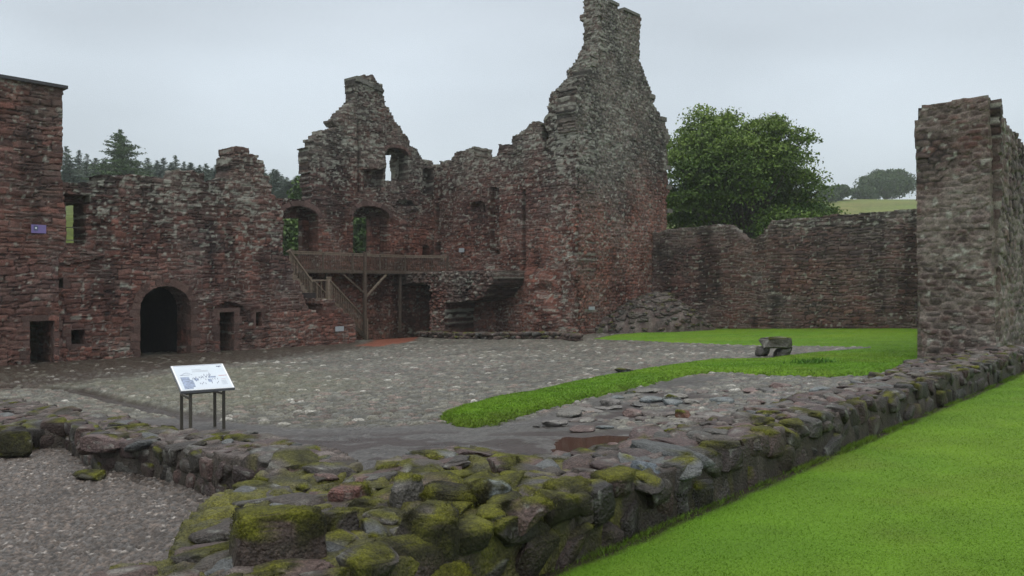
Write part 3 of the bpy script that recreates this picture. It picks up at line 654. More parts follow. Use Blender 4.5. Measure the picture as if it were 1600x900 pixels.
st_g = dict(red=lambda s, z: 0.30 + 0.5 * sst(8.5, 6, z) + 0.2 * sst(-6, -1, s) * sst(9, 7, z), grey=lambda s, z: 0.0 + 0.62 * sst(8.5, 12.5, z), mort=K0(-0.05), lich=lambda s, z: -0.03 + 0.10 * sst(7.5, 10.5, z), stain=1.0)
# openings in a splayed embrasure: thick wall with a recess of 1 m, then the see-through window
def grow(P, k): cc = np.mean(P, 0); return [tuple(cc + (np.array(q) - cc) * k) for q in P]
ge = empty('gable_wall', (*C_, float(G(*C_))), 'ruined gable wall with crow steps and a square chimney, behind the timber platform', 'ruined wall')
wall('wall', PG, gab, 0.9, holes=[R1, R2, R3], relief=[(R4, -0.55), (R5, -0.4), (R6, -0.45), (R7, -0.7), (cre, -0.25), (cor, 0.2), (chb, 0.1)], st=st_g, seed=121, parent=ge, ch=(0.12, 0.27), wd=(0.25, 0.65))
PG2 = shift(PG, -0.93)
def shrink_to(P_, Hh, Rr):
    # outer skin behind the embrasures, pierced by the actual window
    O = np.array(Rr); s0, z0 = O.min(0) - 0.4; s1, z1 = O.max(0) + 0.4
    return rect(s0, z0, s1, z1)
zt_ = None
for (ra, rb, nm_, fr_z) in ((441, 472, H1, 0), (551, 578, H2, 0), (602, 617, H3, 0)):
    pass
def win_skin(hpx, rpx, k, sd):
    Hh = onP(PG2, hpx); Rr = onP(PG, rpx); b = bb_of(Rr); hb = bb_of(Hh)
    out_ = rect(b[0] - 0.1, b[1] - 0.1, b[2] + 0.25, max(b[3], hb[3]) + 0.22)
    return wall('window_back', PG2, out_, 0.35, holes=[Hh], st=st_g, seed=sd, parent=ge, ragged=False)
win_skin([(430, 341), (472, 341), (472, 420), (430, 420)], [(441, 341), (497, 321), (497, 400)], 0, 122)
win_skin([(551, 339), (578, 339), (578, 420), (551, 420)], [(551, 339), (608, 321), (608, 400)], 0, 123)
win_skin([(602, 242), (617, 241), (614, 255), (617, 270), (617, 283), (602, 283)], [(602, 242), (638, 231), (638, 283)], 0, 124)
def vous(P, x0, x1, ys, yt, n, parent, seed, w_=0.3):
    s0, s1 = onp(P, x0, ys)[0], onp(P, x1, ys)[0]; zs, zt = onp(P, (x0 + x1) / 2, ys)[1], onp(P, (x0 + x1) / 2, yt)[1]; c_, r_ = (s0 + s1) / 2, (s1 - s0) / 2
    L_ = []
    for i in range(n):
        t0, t1 = math.pi * i / n, math.pi * (i + 1) / n; f = lambda t, k: (c_ + (r_ + k) * math.cos(t), zs + (zt - zs + k) * math.sin(t))
        L_.append([f(t0, 0), f(t1, 0), f(t1, w_), f(t0, w_)])
    blocks('window_arch', P, L_, -0.3, 0.07, (0.11, 0.07, 0.062), parent, seed)
vous(PG, 441, 497, 338, 322, 9, ge, 11); vous(PG, 551, 608, 338, 322, 9, ge, 12); vous(PG, 602, 638, 240, 231, 7, ge, 13, 0.22)
s_, z_ = onp(PG, 557, 125); s2_, z2_ = onp(PG, 599, 137)
r_ = np.random.default_rng(5); cb = []
for i in range(5):
    q = s_ + (s2_ - s_) * i / 5; cb.append(rect(q - 0.05, z_ - 0.12 - 0.07 * i, q + (s2_ - s_) / 5, z_ + 0.16 - 0.09 * i + r_.uniform(-0.05, 0.08)))
blocks('chimney_cap', PG, cb, -1.1, 0.13, (0.12, 0.118, 0.105), ge, 14)

# courtyard wall of the far range, running up to the tall gable
vw = onP(PV, [(672, 257), (687, 257), (687, 251), (705, 250), (709, 241), (727, 234), (741, 230), (743, 242), (741, 251), (777, 245), (780, 228), (801, 224), (801, 213), (820, 203), (831, 190), (847, 192), (848, 236), (857, 236), (853, 229), (857, 211), (851, 195), (850, 185), (859, 175), (853, 167), (859, 163), (859, 148), (874, 133), (888, 124), (898, 124), (896, 138), (893, 164), (897, 189), (902, 215), (902, 300), (902, 560), (672, 560)])
st_v = dict(red=lambda s, z: 0.42 + 0.45 * sst(9.5, 5.5, z), grey=lambda s, z: -0.02 + 0.68 * sst(8.8, 12.5, z) + 0.1 * sst(-3, -1, s), mort=lambda s, z: 0.03 + 0.05 * sst(7, 4, z), lich=lambda s, z: -0.03 + 0.12 * sst(8.0, 11.5, z) + 0.07 * sst(-2.5, -0.5, s), stain=0.9)
ve = empty('far_range_wall', (*A, float(G(*A))), 'tall red stone courtyard wall with slit windows between the chimney gable and the tallest gable', 'ruined wall')
V_holes = [onP(PV, [(753, 320), (757, 319), (757, 331), (753, 331)]), onP(PV, [(765, 263), (767, 263), (767, 269), (765, 269)])]
V_rel = [(onP(PV, [(735, 331), (735, 321), (741, 315), (752, 314), (758, 319), (758, 332)]), -0.35), (onP(PV, [(768, 293), (780, 293), (780, 397), (768, 397)]), -0.28), (onP(PV, [(770, 391), (777, 391), (777, 398), (770, 398)]), -0.5), (onP(PV, [(817, 296), (822, 296), (822, 424), (817, 424)]), -0.45), (onP(PV, [(680, 380), (689, 379), (689, 408), (680, 408)]), -0.8), (onP(PV, [(680, 318), (686, 318), (686, 352), (680, 352)]), -0.6)]
vb = lambda s, z: 0.16 * sst(-1.4, 0.0, s) * (fbm(s * 2.2, z * 2.0, 0, 133) - 0.35) * sst(12, 9, z) * 2.4
lump = onP(PV, [(735, 424), (770, 421), (800, 423), (830, 421), (858, 424), (864, 440), (850, 452), (868, 470), (880, 500), (884, 560), (735, 560)])
vb0 = vb
def vb(s, z):
    sd_ = sdist(s, z, lump) + 0.5 * (fbm(s * 1.3, z * 1.3, 0, 134) - 0.5)
    return vb0(s, z) + sst(-0.05, 0.45, sd_) * (0.26 + 0.34 * fbm(s * 0.9, z * 1.1, 0, 135) + 0.10 * sst(4.6, 1.2, z))
wall('wall', PV, vw, 1.6, holes=V_holes, relief=V_rel, st=st_v, seed=131, parent=ve, ch=(0.11, 0.25), wd=(0.22, 0.6), bump=vb)

for nm_, px_, ol_ in (('upper_end', 937, [(911, 74), (911, 58), (912, 33), (905, 31), (905, 27), (912, 20), (911, 12), (913, 0), (915, -4), (936, -4), (937, 33), (938, 67), (936, 80), (905, 84)]),
                      ('middle_end', 923, [(884, 126), (888, 122), (884, 113), (899, 98), (904, 84), (912, 74), (924, 72), (924, 93), (923, 126)])):
    s_, z_ = onp(PT, px_, 60); PE_ = plane(P3(PT, s_, 0)[:2], vdir); globals()['OL_' + nm_] = (PE_, onP(PE_, ol_))
# tallest gable, wide face
tg = onP(PT, [(936, -4), (944, 0), (965, 10), (965, 18), (978, 19), (999, 28), (999, 95), (1005, 110), (1011, 129), (1015, 138), (1018, 144), (1022, 150), (1022, 159), (1018, 161), (1030, 178), (1038, 189), (1039, 195), (1044, 205), (1044, 221), (1040, 230), (1043, 253), (1040, 262), (1044, 299), (1040, 310), (1041, 357), (1034, 370), (1030, 560), (903, 600), (904, 300), (903, 215), (897, 189), (893, 164), (896, 138), (900, 124), (923, 107), (924, 93), (938, 67), (937, 33)])
st_tt = dict(red=lambda s, z: 0.50 + 0.40 * sst(10.0, 6.5, z) + 0.3 * sst(4.5, 7.5, s) * sst(11, 8, z), grey=lambda s, z: -0.06 + 1.0 * sst(8.0, 12.0, z + 0.25 * (5 - s)) + 0.22 * sst(0.8, 2.5, s) * sst(6.5, 4.5, s) * sst(4, 7, z), mort=lambda s, z: 0.06 + 0.04 * sst(8, 5, z), lich=lambda s, z: -0.05 + 0.06 * sst(8.0, 11.5, z) + 0.04 * sst(6.5, 4, s) * sst(5, 8, z), stain=0.5)
tge = empty('tall_gable', (*(A + np.array((2.0, 2.2))), float(G(*A))), 'tallest gable of the ruin, a steep broken chimney gable of grey and red rubble', 'ruined wall')
for i_, nm_ in enumerate(('upper_end', 'middle_end')):
    PE_, ol_ = globals()['OL_' + nm_]; wall(nm_, PE_, ol_, 0.6, st=st_v, seed=135 + i_, parent=tge, ch=(0.12, 0.26), wd=(0.25, 0.6), rnd=0.06)
PTs = shift(PT, 0.02); tg = [(s_ + (0.22 if i_ >= 31 or i_ == 0 else 0), z_) for i_, (s_, z_) in enumerate(tg)]
tb = lambda s, z: 0.16 * sst(1.2, 0.2, s) * (fbm(s * 2.2, z * 2.0, 0, 143) - 0.3) * sst(12, 9, z) * 2
wall('wall', PTs, tg, 1.25, st=st_tt, seed=141, parent=tge, ch=(-1, 0.19), wd=(0.30, 0.40), rnd=0.06, rough=0.035, bump=tb)
sa_, za_ = onp(PT, 950, 2); sb_, zb_ = onp(PT, 996, 27)
blocks('chimney_cap', PT, [rect(sa_, za_ - 0.1, sa_ + 1.0, za_ + 0.06), rect(sb_ - 1.7, zb_ - 0.06, sb_ + 0.12, zb_ + 0.12)], -1.2, 0.12, (0.12, 0.118, 0.105), tge, 15)
# projecting tusk stones down the broken right edge of the gable
tk = []
for q in ((1043, 215), (1044, 262), (1046, 293), (1047, 330), (1038, 187), (1020, 152)):
    s_, z_ = onp(PT, *q); tk.append(rect(s_ - 0.5, z_ - 0.13, s_ + 0.18, z_ + 0.13))
for i_, q_ in enumerate(tk): blocks('toothing_stone', PT, [q_], -0.8, 0.08, (0.13, 0.122, 0.105), tge, 16 + i_)

# far boundary wall with the gap in its top
bw = onP(PB, [(1015, 364), (1030, 362), (1040, 360), (1062, 356), (1118, 351), (1138, 353), (1149, 362), (1155, 370), (1168, 376), (1183, 370), (1196, 363), (1199, 350), (1208, 345), (1270, 340), (1299, 336), (1373, 331), (1432, 327), (1560, 318), (1560, 545), (1015, 545)])
st_b = dict(red=lambda s, z: 0.16 + 0.22 * sst(3.5, 1.5, z), grey=lambda s, z: 0.14 + 0.35 * sst(6.4, 7.2, z), mort=lambda s, z: -0.05 + 0.08 * sst(4, 2, z), lich=lambda s, z: -0.09 + 0.12 * sst(6.6, 7.2, z) + 0.02 * sst(3, 1, z), stain=1.0)
bo = wall('boundary_wall', PB, bw, 1.1, st=st_b, seed=151, ch=(0.12, 0.28), wd=(0.3, 0.8), rnd=0.035)
tag(bo, 'long dark stone boundary wall with a dip in its top, beyond the inner lawn', 'wall')

# near end of the right-hand wall
def zz(py, d): return EYE - (py - 440) / F * d
ee = empty('right_wall', (*pc, float(G(*pc))), 'massive broken wall end of purple stone and pale mortar at the right edge', 'wall')
we = onP(PE, [(1438, 172), (1438, 165), (1450, 164), (1472, 161), (1497, 155), (1530, 151), (1541, 150), (1542, 187), (1547, 342), (1553, 453), (1557, 565), (1558, 600), (1443, 600), (1441, 545), (1441, 531), (1438, 509), (1433, 398), (1430, 248), (1427, 192), (1430, 188), (1437, 186)])
st_e = dict(red=lambda s, z: 0.20 + 0 * s, grey=lambda s, z: 0.36 + 0.1 * sst(7, 8, z), mort=lambda s, z: 0.10 + 0.14 * sst(7.0, 6.0, z), lich=lambda s, z: -0.07 + 0.035 * sst(6.6, 5.8, z) + 0 * s, stain=0.6, mortb=0.95, plaster=lambda s, z: sst(7.2, 6.2, z) * sst(2.0, 3.5, z))
wall('end_face', PE, we, 0.45, h=0.032, st=st_e, seed=161, parent=ee, ch=(-1, 0.15), wd=(0.27, 0.35), rnd=0.04, rough=0.018, ragged=False)
sp_ = [(0.0, 0.9), (26, 0.9), (26, 7.9), (8, 7.98), (4.5, 7.90), (3.0, 8.0), (2.0, 7.85), (1.1, 8.02), (0.75, 8.05), (0.5, 8.32), (0.0, 8.36)]
st_r = dict(st_e); st_r.update(grey=K0(0.42), mort=K0(-0.05), red=K0(0.12), lich=lambda s, z: -0.08 + 0.06 * sst(6.5, 8, z))
wall('long_face', shift(PR, 0.03, 0.32), sp_, 1.75, h=0.05, st=st_r, seed=171, parent=ee, ch=(-1, 0.22), wd=(0.40, 0.50), rnd=0.07, rough=0.03, ragged=False)

# ------------------------------------------------------------------ rocks
def ico(lv):
    bm = bmesh.new(); bmesh.ops.create_icosphere(bm, subdivisions=lv, radius=1)
    V = np.array([v.co[:] for v in bm.verts]); Fc = np.array([[v.index for v in f.verts] for f in bm.faces]); bm.free(); return V, Fc
ICO = {k: ico(k) for k in (2, 3, 4, 5)}
RC = [(0.075, 0.050, 0.047), (0.062, 0.050, 0.042), (0.09, 0.060, 0.052), (0.10, 0.095, 0.085), (0.08, 0.068, 0.056), (0.12, 0.075, 0.066), (0.055, 0.048, 0.042)]
class Rocks:
    def __init__(s, seed): s.V = []; s.Fc = []; s.C = []; s.n = 0; s.r = np.random.default_rng(seed)
    def add(s, c, size, yaw=None, lv=3, color=None, moss=0.0, sq=0.6, tilt=0.10, cuts=7, dark=0.78):
        r = s.r; sq = sq * 0.85; V, Fc = ICO[lv]; sd = int(r.integers(1, 1e6))
        p = np.sign(V) * np.abs(V) ** sq; p /= np.abs(p).max(0)
        for _ in range(cuts + 5):
            m = r.normal(size=3); m[2] *= 0.8; m /= np.linalg.norm(m); k = r.uniform(0.62, 0.95); q = p @ m; p = p - np.maximum(q - k, 0)[:, None] * m
        nrm = V
        p = p / np.abs(p).max(0) * (1 + 0.13 * (fbm(V[:, 0] * 1.6, V[:, 1] * 1.6, V[:, 2] * 1.6, sd) - 0.5)[:, None] + (0.17 * (fbm(V[:, 0] * 6, V[:, 1] * 6, V[:, 2] * 6, sd + 3, 4) - 0.5))[:, None])
        size = np.array(size, float); p = p * size
        yaw = r.uniform(0, 6.28) if yaw is None else yaw
        R = np.array((Matrix.Rotation(yaw, 3, 'Z') @ Matrix.Rotation(r.normal(0, tilt), 3, 'X') @ Matrix.Rotation(r.normal(0, tilt), 3, 'Y')))
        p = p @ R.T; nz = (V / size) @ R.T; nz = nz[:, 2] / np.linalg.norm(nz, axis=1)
        w_ = p + np.array(c)
        col = np.array(RC[int(r.integers(len(RC)))] if color is None else color) * r.uniform(0.7, 1.35) * dark
        cc = col * (0.7 + 0.6 * fbm(w_[:, 0] * 9, w_[:, 1] * 9, w_[:, 2] * 9, sd + 5))[:, None]
        lic = sst(0.66, 0.72, fbm(w_[:, 0] * 16, w_[:, 1] * 16, w_[:, 2] * 16, sd + 6)) * (0.5 if moss < 0.9 else 0.15)
        cc = mixc(cc, (0.27, 0.28, 0.25), lic)
        mn = fbm(w_[:, 0] * 4, w_[:, 1] * 4, w_[:, 2] * 4, 401, 4)
        mf = sst(0.50, 0.80, 0.42 * nz + (mn - 0.5) * 3.0 + moss * 0.46)
        cc = mixc(cc, cc * 0 + np.array((0.026, 0.021, 0.014)), np.clip(moss * 0.95 * (0.55 - 0.6 * nz) + 0.3 * (mn - 0.5), 0, 0.85))  # sides turned dark brown: shading put into the stone colour
        mc = mixc((0.022, 0.021, 0.008), (0.105, 0.108, 0.010), np.clip(nz * 0.6 + (fbm(w_[:, 0] * 7, w_[:, 1] * 7, w_[:, 2] * 7, 402, 4) - 0.52) * 3.0, 0, 1))  # moss colour painted bright on upward faces, near-black on shaded sides
        cc = mixc(cc, mc, mf)
        wet = 0.42 + 0.45 * mf + 0.15 * r.random()
        s.V.append(w_ + (nrm * 0.012) * mf[:, None]); s.Fc.append(Fc + s.n); s.C.append(np.hstack([cc, wet[:, None]])); s.n += len(V)
        s.lastm = mf
        return s
    def build(s, name, parent=None):
        o = mesh_np(name, np.vstack(s.V), [np.vstack(s.Fc)], np.vstack(s.C), M_ROCK, True)
        if parent: keep(o, parent)
        return o

# ------------------------------------------------------------------ low foundations
poly_main, poly_wing = fd_main, fd_all
def ab(X, Y): return (X - O_[0]) * u[0] + (Y - O_[1]) * u[1], (X - O_[0]) * nn[0] + (Y - O_[1]) * nn[1]
def fd_H(X, Y):
    a, b = ab(X, Y)
    hm = 0.37 - 0.02 * a / 17 + 0.10 * sst(14, 17, a); hm = hm * (1 - 0.62 * sst(0.75, 1.7, b) * sst(0.5, 2, a))
    hw = 0.40 - 0.12 * sst(1.8, 4.0, b) - 0.10 * sst(4, 8, b)
    k = sst(1.2, 2.2, b) * (1 - sst(0.8, 2.0, a))
    return hm * (1 - k) + hw * k + 0.10 * (fbm(X * 1.3, Y * 1.3, 0, 411) - 0.5)
def moss_at(X, Y):
    d1 = np.hypot(np.asarray(X) + 1.3, np.asarray(Y) - 5.4); d2 = np.hypot(np.asarray(X) - 0.0, np.asarray(Y) - 7.2)
    d3 = np.hypot(np.asarray(X) + 7.6, np.asarray(Y) - 11.2)
    return np.clip(1.12 * (1 - sst(0.6, 2.8, d1)) + 0.6 * (1 - sst(0.3, 1.3, d2)) + 0.35 * (1 - sst(0.5, 2.5, d3)) - 0.22, -0.22, 1.25)
def core(name, polys, bounds, step, parent):
    xs = np.arange(bounds[0], bounds[1], step); ys = np.arange(bounds[2], bounds[3], step)
    X, Y = np.meshgrid(xs, ys, indexing='ij'); sh = X.shape; X, Y = X.ravel(), Y.ravel()
    sd = np.maximum.reduce([sdist(X, Y, P_) for P_ in polys])
    H = fd_H(X, Y)
    f1, f2, i1, i2 = voronoi(X * 4.4 + 0.5 * noise(X * 5, Y * 5, 0, 7), Y * 4.4 + 0.5 * noise(X * 5, Y * 5, 0, 8), 12); stn_ = sst(0.05, 0.30, f2 - f1) * (i2 > 0.2)
    Z = G(X, Y) - 0.40 + (H + 0.375) * sst(-0.035, 0.035, sd) + 0.06 * (fbm(X * 6, Y * 6, 0, 412) - 0.5) + 0.035 * stn_ * (0.4 + i1)
    ms = moss_at(X, Y); mn = fbm(X * 4, Y * 4, 0, 413)
    c = mixc((0.045, 0.036, 0.032), (0.085, 0.068, 0.058), fbm(X * 9, Y * 9, 0, 414)); c = mixc(c * 0.6, mixc((0.075, 0.055, 0.05), (0.13, 0.11, 0.10), i1) * (0.6 + 0.7 * i2)[:, None], stn_)
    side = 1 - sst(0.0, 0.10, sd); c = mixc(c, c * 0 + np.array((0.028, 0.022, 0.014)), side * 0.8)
    c = mixc(c, mixc((0.035, 0.034, 0.010), (0.115, 0.112, 0.010), np.clip(2.2 * fbm(X * 6, Y * 6, 0, 415) - 0.6, 0, 1)), sst(0.4, 0.75, mn - 0.22 + ms * 0.6 + 0.12 * side))
    fc = gridfaces(*sh); fc = fc[(sd > -0.04)[fc[:, 0]]]; us = np.zeros(len(X), bool); us[fc.ravel()] = True; mp_ = np.cumsum(us) - 1
    return keep(mesh_np(name, np.stack([X, Y, Z], 1)[us], [mp_[fc]], np.hstack([c, np.full((len(c), 1), 0.6)])[us], M_ROCK, True), parent)
f_main = empty('foundation_wall', (*UB(6, 0.8), float(G(*UB(6, 0.8)))), 'long knee-high mossy stone foundation running beside the near lawn to the broken wall end', 'foundation')
f_wing = empty('foundation_wall', (*gp(250, 700), float(G(*gp(250, 700)))), 'low uneven stone foundation between the gravel floor and the information board', 'foundation')
core('rubble_core', [poly_main], (-4.5, 13.6, 1.0, 20.0), 0.032, f_main)
core('rubble_core', [fd_wing], (-13.5, 0.3, 3.5, 15.5), 0.036, f_wing)
# walked-over rubble top
R_ = Rocks(21); RW = Rocks(22)
def scatter_top(RR, poly, spacing, seed, excl=None, bmin=-9):
    r = np.random.default_rng(seed); P_ = np.array(poly); x0, y0 = P_.min(0); x1, y1 = P_.max(0)
    for i in range(int((x1 - x0) / spacing) + 1):
        for j in range(int((y1 - y0) / spacing) + 1):
            x, y = x0 + (i + r.random()) * spacing, y0 + (j + r.random()) * spacing
            if y < 3.2 or abs(x / max(y, 1)) > 0.95: continue
            sd = sdist(np.array([x]), np.array([y]), poly)[0]
            if sd < 0.12: continue
            if excl is not None and sdist(np.array([x]), np.array([y]), excl)[0] > 0: continue
            a, b = ab(x, y); H = float(fd_H(np.array([x]), np.array([y]))[0]); sz = r.uniform(0.07, 0.22) * (1.4 if r.random() < 0.2 else 1)
            hz = sz * r.uniform(0.24, 0.44); ms = float(moss_at(x, y))
            RR.add((x, y, G(x, y) + H + 0.01 - hz * r.uniform(0.45, 1.0)), (sz * r.uniform(1.0, 1.5), sz * r.uniform(0.7, 1.0), hz), lv=3 if y < 11 else 2, moss=ms * r.uniform(0.35, 1.15), sq=r.uniform(0.5, 0.85), color=(0.11, 0.118, 0.118) if r.random() < 0.10 else None)
scatter_top(R_, poly_main, 0.25, 31)
scatter_top(RW, fd_wing, 0.27, 32, excl=[tuple(UB(-5, 0)), tuple(UB(18, 0)), tuple(UB(18, 1.55)), tuple(UB(-5, 1.55))])
# facing stones to the lawn: two or three courses of blocks
r = np.random.default_rng(41)
for crs, (zc, hh) in enumerate(((0.02, 0.155), (0.27, 0.12))):
    a = -5.0 + crs * 0.17
    while a < 17.3:
        ln = r.uniform(0.2, 0.5); x, y = UB(a + ln / 2, 0.115 + r.uniform(-0.035, 0.03))
        H = float(fd_H(np.array([x]), np.array([y]))[0])
        if zc + hh < H + 0.14:
            R_.add((x, y, G(x, y) + zc + r.uniform(-0.03, 0.03)), (ln / 2 * 1.08, r.uniform(0.13, 0.165), hh * r.uniform(0.95, 1.2)), yaw=math.atan2(u[1], u[0]) + r.normal(0, 0.06), lv=4 if y < 8 else 3, moss=0.42 + 0.35 * float(moss_at(x, y)), sq=0.42, tilt=0.06, cuts=1, dark=0.40)
        a += ln + 0.005
# facing stones to the gravel
def face_line(RR, pts, courses, seed, dark=0.55, off=0.12, lens=(0.18, 0.42)):
    r = np.random.default_rng(seed)
    for (p0, p1) in zip(pts[:-1], pts[1:]):
        p0, p1 = np.array(p0), np.array(p1); d = p1 - p0; ln_ = np.linalg.norm(d)
        if ln_ < 0.01: continue
        d /= ln_; nr = np.array((-d[1], d[0]))
        for zc, hh in courses:
            q = 0
            while q < ln_:
                w_ = r.uniform(*lens); c_ = p0 + d * min(q + w_ / 2, ln_) - nr * off * 0 + nr * (-off)
                RR.add((*c_, G(*c_) + zc + r.uniform(-0.03, 0.03)), (w_ / 2 * 1.05, 0.15, hh * r.uniform(0.85, 1.2)), yaw=math.atan2(d[1], d[0]) + r.normal(0, 0.08), lv=4 if c_[1] < 9 else 3, moss=0.3 + 0.5 * float(moss_at(*c_)), sq=0.4, tilt=0.05, cuts=0, dark=dark)
                q += w_
wl = GP([(-260, 740), (-120, 706), (0, 712), (60, 703), (100, 700), (150, 735), (215, 741), (270, 752), (335, 778), (415, 790), (425, 812), (385, 840), (340, 872), (300, 905), (265, 955)], -0.12)
face_line(RW, wl, ((-0.08, 0.12), (0.13, 0.11)), 43, off=-0.13)
R_.build('rubble_stonework', f_main); RW.build('rubble_stonework', f_wing)
# the large named stones of the near corner
def at(px, py, up): x, y = gp(px, py, up); return x, y, G(x, y) + up
def big(name, par, px, py, up, size, col=None, moss=1.0, yaw=None, sq=0.5, label=None, cuts=2, tilt=0.1):
    cuts = cuts - 3
    B = Rocks(int(px * 7 + py)); x, y, z = at(px, py, up); size = tuple(q * 0.8 for q in size); B.add((x, y, z - size[2] * 0.8), size, yaw=yaw, lv=5, color=col, moss=moss, sq=sq, cuts=cuts, tilt=tilt)
    o = B.build(name, par)
    if label: o['label'] = label
BIGM = []
yu = math.atan2(u[1], u[0])
for a in ((425, 812, .56, (.36, .28, .30), None, 1.35, 0.35), (520, 800, .46, (.20, .22, .22), None, 1.05, 0.9), (655, 800, .50, (.27, .24, .26), None, 1.05, yu - 0.7), (585, 790, .40, (.18, .2, .2), None, 1.1, None),
          (545, 765, .46, (.19, .15, .13), (.13, .06, .05), 0.75, 0.3), (628, 752, .56, (.17, .11, .17), None, 0.95, 0.6), (605, 735, .40, (.20, .14, .13), None, 0.95, 0.7), (790, 722, .42, (.20, .15, .12), None, 0.7, 0.2),
          (690, 716, .36, (.22, .15, .10), None, 0.8, 0.4), (700, 765, .47, (.24, .18, .09), None, 0.9, 0.1), (390, 868, .30, (.22, .18, .13), None, 1.2, 0.4), (680, 890, .20, (.24, .20, .16), None, 1.2, 0.2), (345, 892, .2, (.18, .14, .1), None, 1.2, 0.5), (820, 785, .45, (.18, .15, .12), None, 0.55, yu), (415, 832, .24, (.16, .12, .09), None, 0.9, 0.5)):
    big('mossy_boulder', f_main, a[0], a[1], a[2], a[3], a[4], a[5], a[6])
BLUE = (0.15, 0.175, 0.17)
big('smooth_boulder', f_main, 766, 756, .50, (.17, .125, .09), BLUE, 0.12, 0.2, 0.8, 'smooth blue-grey rounded stone', 2, 0.05)
big('smooth_boulder', f_main, 1008, 722, .42, (.17, .14, .10), (0.10, 0.12, 0.14), 0.2, yu, 0.5, 'flat slate-blue stone', 4, 0.08)
big('smooth_boulder', f_wing, 440, 762, .24, (.17, .11, .08), (0.10, 0.11, 0.12), 0.0, 0.4, 0.6, 'dark wet slab with a white lichen spot', 4)
big('pink_boulder', f_wing, 486, 776, .20, (.20, .14, .11), (0.20, 0.10, 0.085), 0.0, 0.8, 0.6, 'wet pinkish red stone', 4)
big('pink_boulder', f_main, 868, 780, .36, (.12, .11, .10), (0.15, 0.085, 0.08), 0.0, 0.4, 0.7, 'round rough pink stone', 4)
big('squared_block', f_main, 893, 757, .42, (.22, .20, .20), (0.085, 0.07, 0.062), 0.35, yu, 0.35, 'large squared dark block with pale lichen streaks', 3, 0.04)
big('squared_block', f_main, 1120, 685, .42, (.22, .14, .10), (0.06, 0.05, 0.04), 0.45, 0.1, 0.4, None, 4, 0.06)
big('squared_block', f_main, 935, 712, .34, (.20, .10, .07), (0.11, 0.075, 0.06), 0.35, 0.3, 0.45, None, 4, 0.06)
big('smooth_boulder', f_wing, 430, 742, .24, (.20, .13, .08), (0.12, 0.11, 0.10), 0.2, 0.3, 0.6, None, 4)
big('squared_block', f_wing, 25, 680, .17, (.24, .17, .20), None, 0.8, 0.2, 0.45, None, 4)
big('squared_block', f_wing, 160, 683, .30, (.30, .18, .12), (0.13, 0.09, 0.085), 0.2, 0.2, 0.45, None, 4)
big('squared_block', f_main, 1190, 660, .38, (.20, .14, .10), (0.10, 0.065, 0.06), 0.5, yu, 0.5, None, 4)
# moss fuzz on the near stones
dg = bpy.context.evaluated_depsgraph_get()
n = 90000
r = np.random.default_rng(51); PTSM = []
for o in [o for o in f_main.children_recursive + f_wing.children_recursive if o.type == 'MESH']:
    me = o.data; nv = len(me.vertices); co = np.empty(nv * 3, np.float32); me.vertices.foreach_get('co', co); co = co.reshape(-1, 3)
    cl = np.empty(nv * 4, np.float32); me.color_attributes['Col'].data.foreach_get('color', cl); cl = cl.reshape(-1, 4)
    no = np.empty(nv * 3, np.float32); me.vertices.foreach_get('normal', no); no = no.reshape(-1, 3)
    k = (cl[:, 1] > cl[:, 2] * 2.6) & (cl[:, 1] > cl[:, 0] * 0.8) & (co[:, 1] < 8.5) & (no[:, 2] > -0.1)
    if k.any(): PTSM.append(np.hstack([co[k], cl[k][:, :3]]))
PTSM = np.vstack(PTSM); ii = r.integers(0, len(PTSM), n); q = PTSM[ii]
jx = r.normal(0, 0.012, (n, 2))
tag(blades('moss', q[:, 0] + jx[:, 0], q[:, 1] + jx[:, 1], q[:, 2] - 0.004, 0.011, 0.0025, q[:, 3:] * 1.15, 0.9, 6, 0.45), kind='stuff')

# stones lying by themselves
def stone_thing(name, px, py, size, label, cat='stone', group=None, seed=1, color=None, moss=0.0, yaw=None, sq=0.6, lv=4, sink=0.35, up=0.0, cuts=7):
    B = Rocks(seed); B.add((0, 0, size[2] * (1 - sink)), size, yaw=yaw, lv=lv, color=color, moss=moss, sq=sq, tilt=0.06, cuts=cuts)
    o = B.build(name); x, y = gp(px, py, up); o.location = (x, y, G(x, y) + up); return tag(o, label, cat, group)
stone_thing('fallen_stone', 262, 674, (.11, .09, .05), 'small dark stone lying in front of the information board legs', seed=61, color=(.05, .04, .035))
stone_thing('step_stone', 140, 748, (.20, .12, .05), 'flat mossy step stone at the edge of the gravel floor', seed=62, color=(.09, .085, .05), moss=.5, up=-0.12, sq=.4)
stone_thing('red_stone', 1070, 655, (.14, .10, .08), 'orange-red pointed stone among the loose stones of the paved room', seed=63, color=(.24, .11, .07))
stone_thing('grey_boulder', 1050, 628, (.22, .15, .08), 'large pale grey boulder with white patches in the paved room', seed=64, color=(.20, .22, .21))
stone_thing('dark_slab', 975, 583, (.28, .13, .07), 'dark jagged stone slab on the cobbles just behind the turf strip', seed=65, color=(.06, .065, .06), sq=.4)
stone_thing('blue_slab', 1192, 648, (.22, .14, .03), 'flat blue-grey slab at the right of the paved room', seed=66, color=(.17, .22, .24), sq=.4)
stone_thing('small_boulder', 985, 618, (.11, .08, .05), 'rounded grey-green stone against the turf edge', seed=67, color=(.11, .13, .12), up=0.02, sq=.8)
PALS = [(.17, .16, .15), (.14, .12, .11), (.16, .11, .10), (.20, .19, .17), (.12, .115, .11), (.15, .17, .175)]
protos = []
for i in range(10):
    B = Rocks(700 + i); B.add((0, 0, 0.02), (0.17, 0.12, 0.038), lv=3, color=PALS[i % 6], moss=-0.8, sq=0.6, tilt=0.05); o = B.build('loose_stone'); protos.append(o)
r = np.random.default_rng(71); cnt = 0; placed = []
zone1 = [(835, 668), (870, 652), (960, 622), (1010, 612), (1110, 610), (1130, 640), (1120, 665), (1050, 668), (960, 668), (900, 675)]
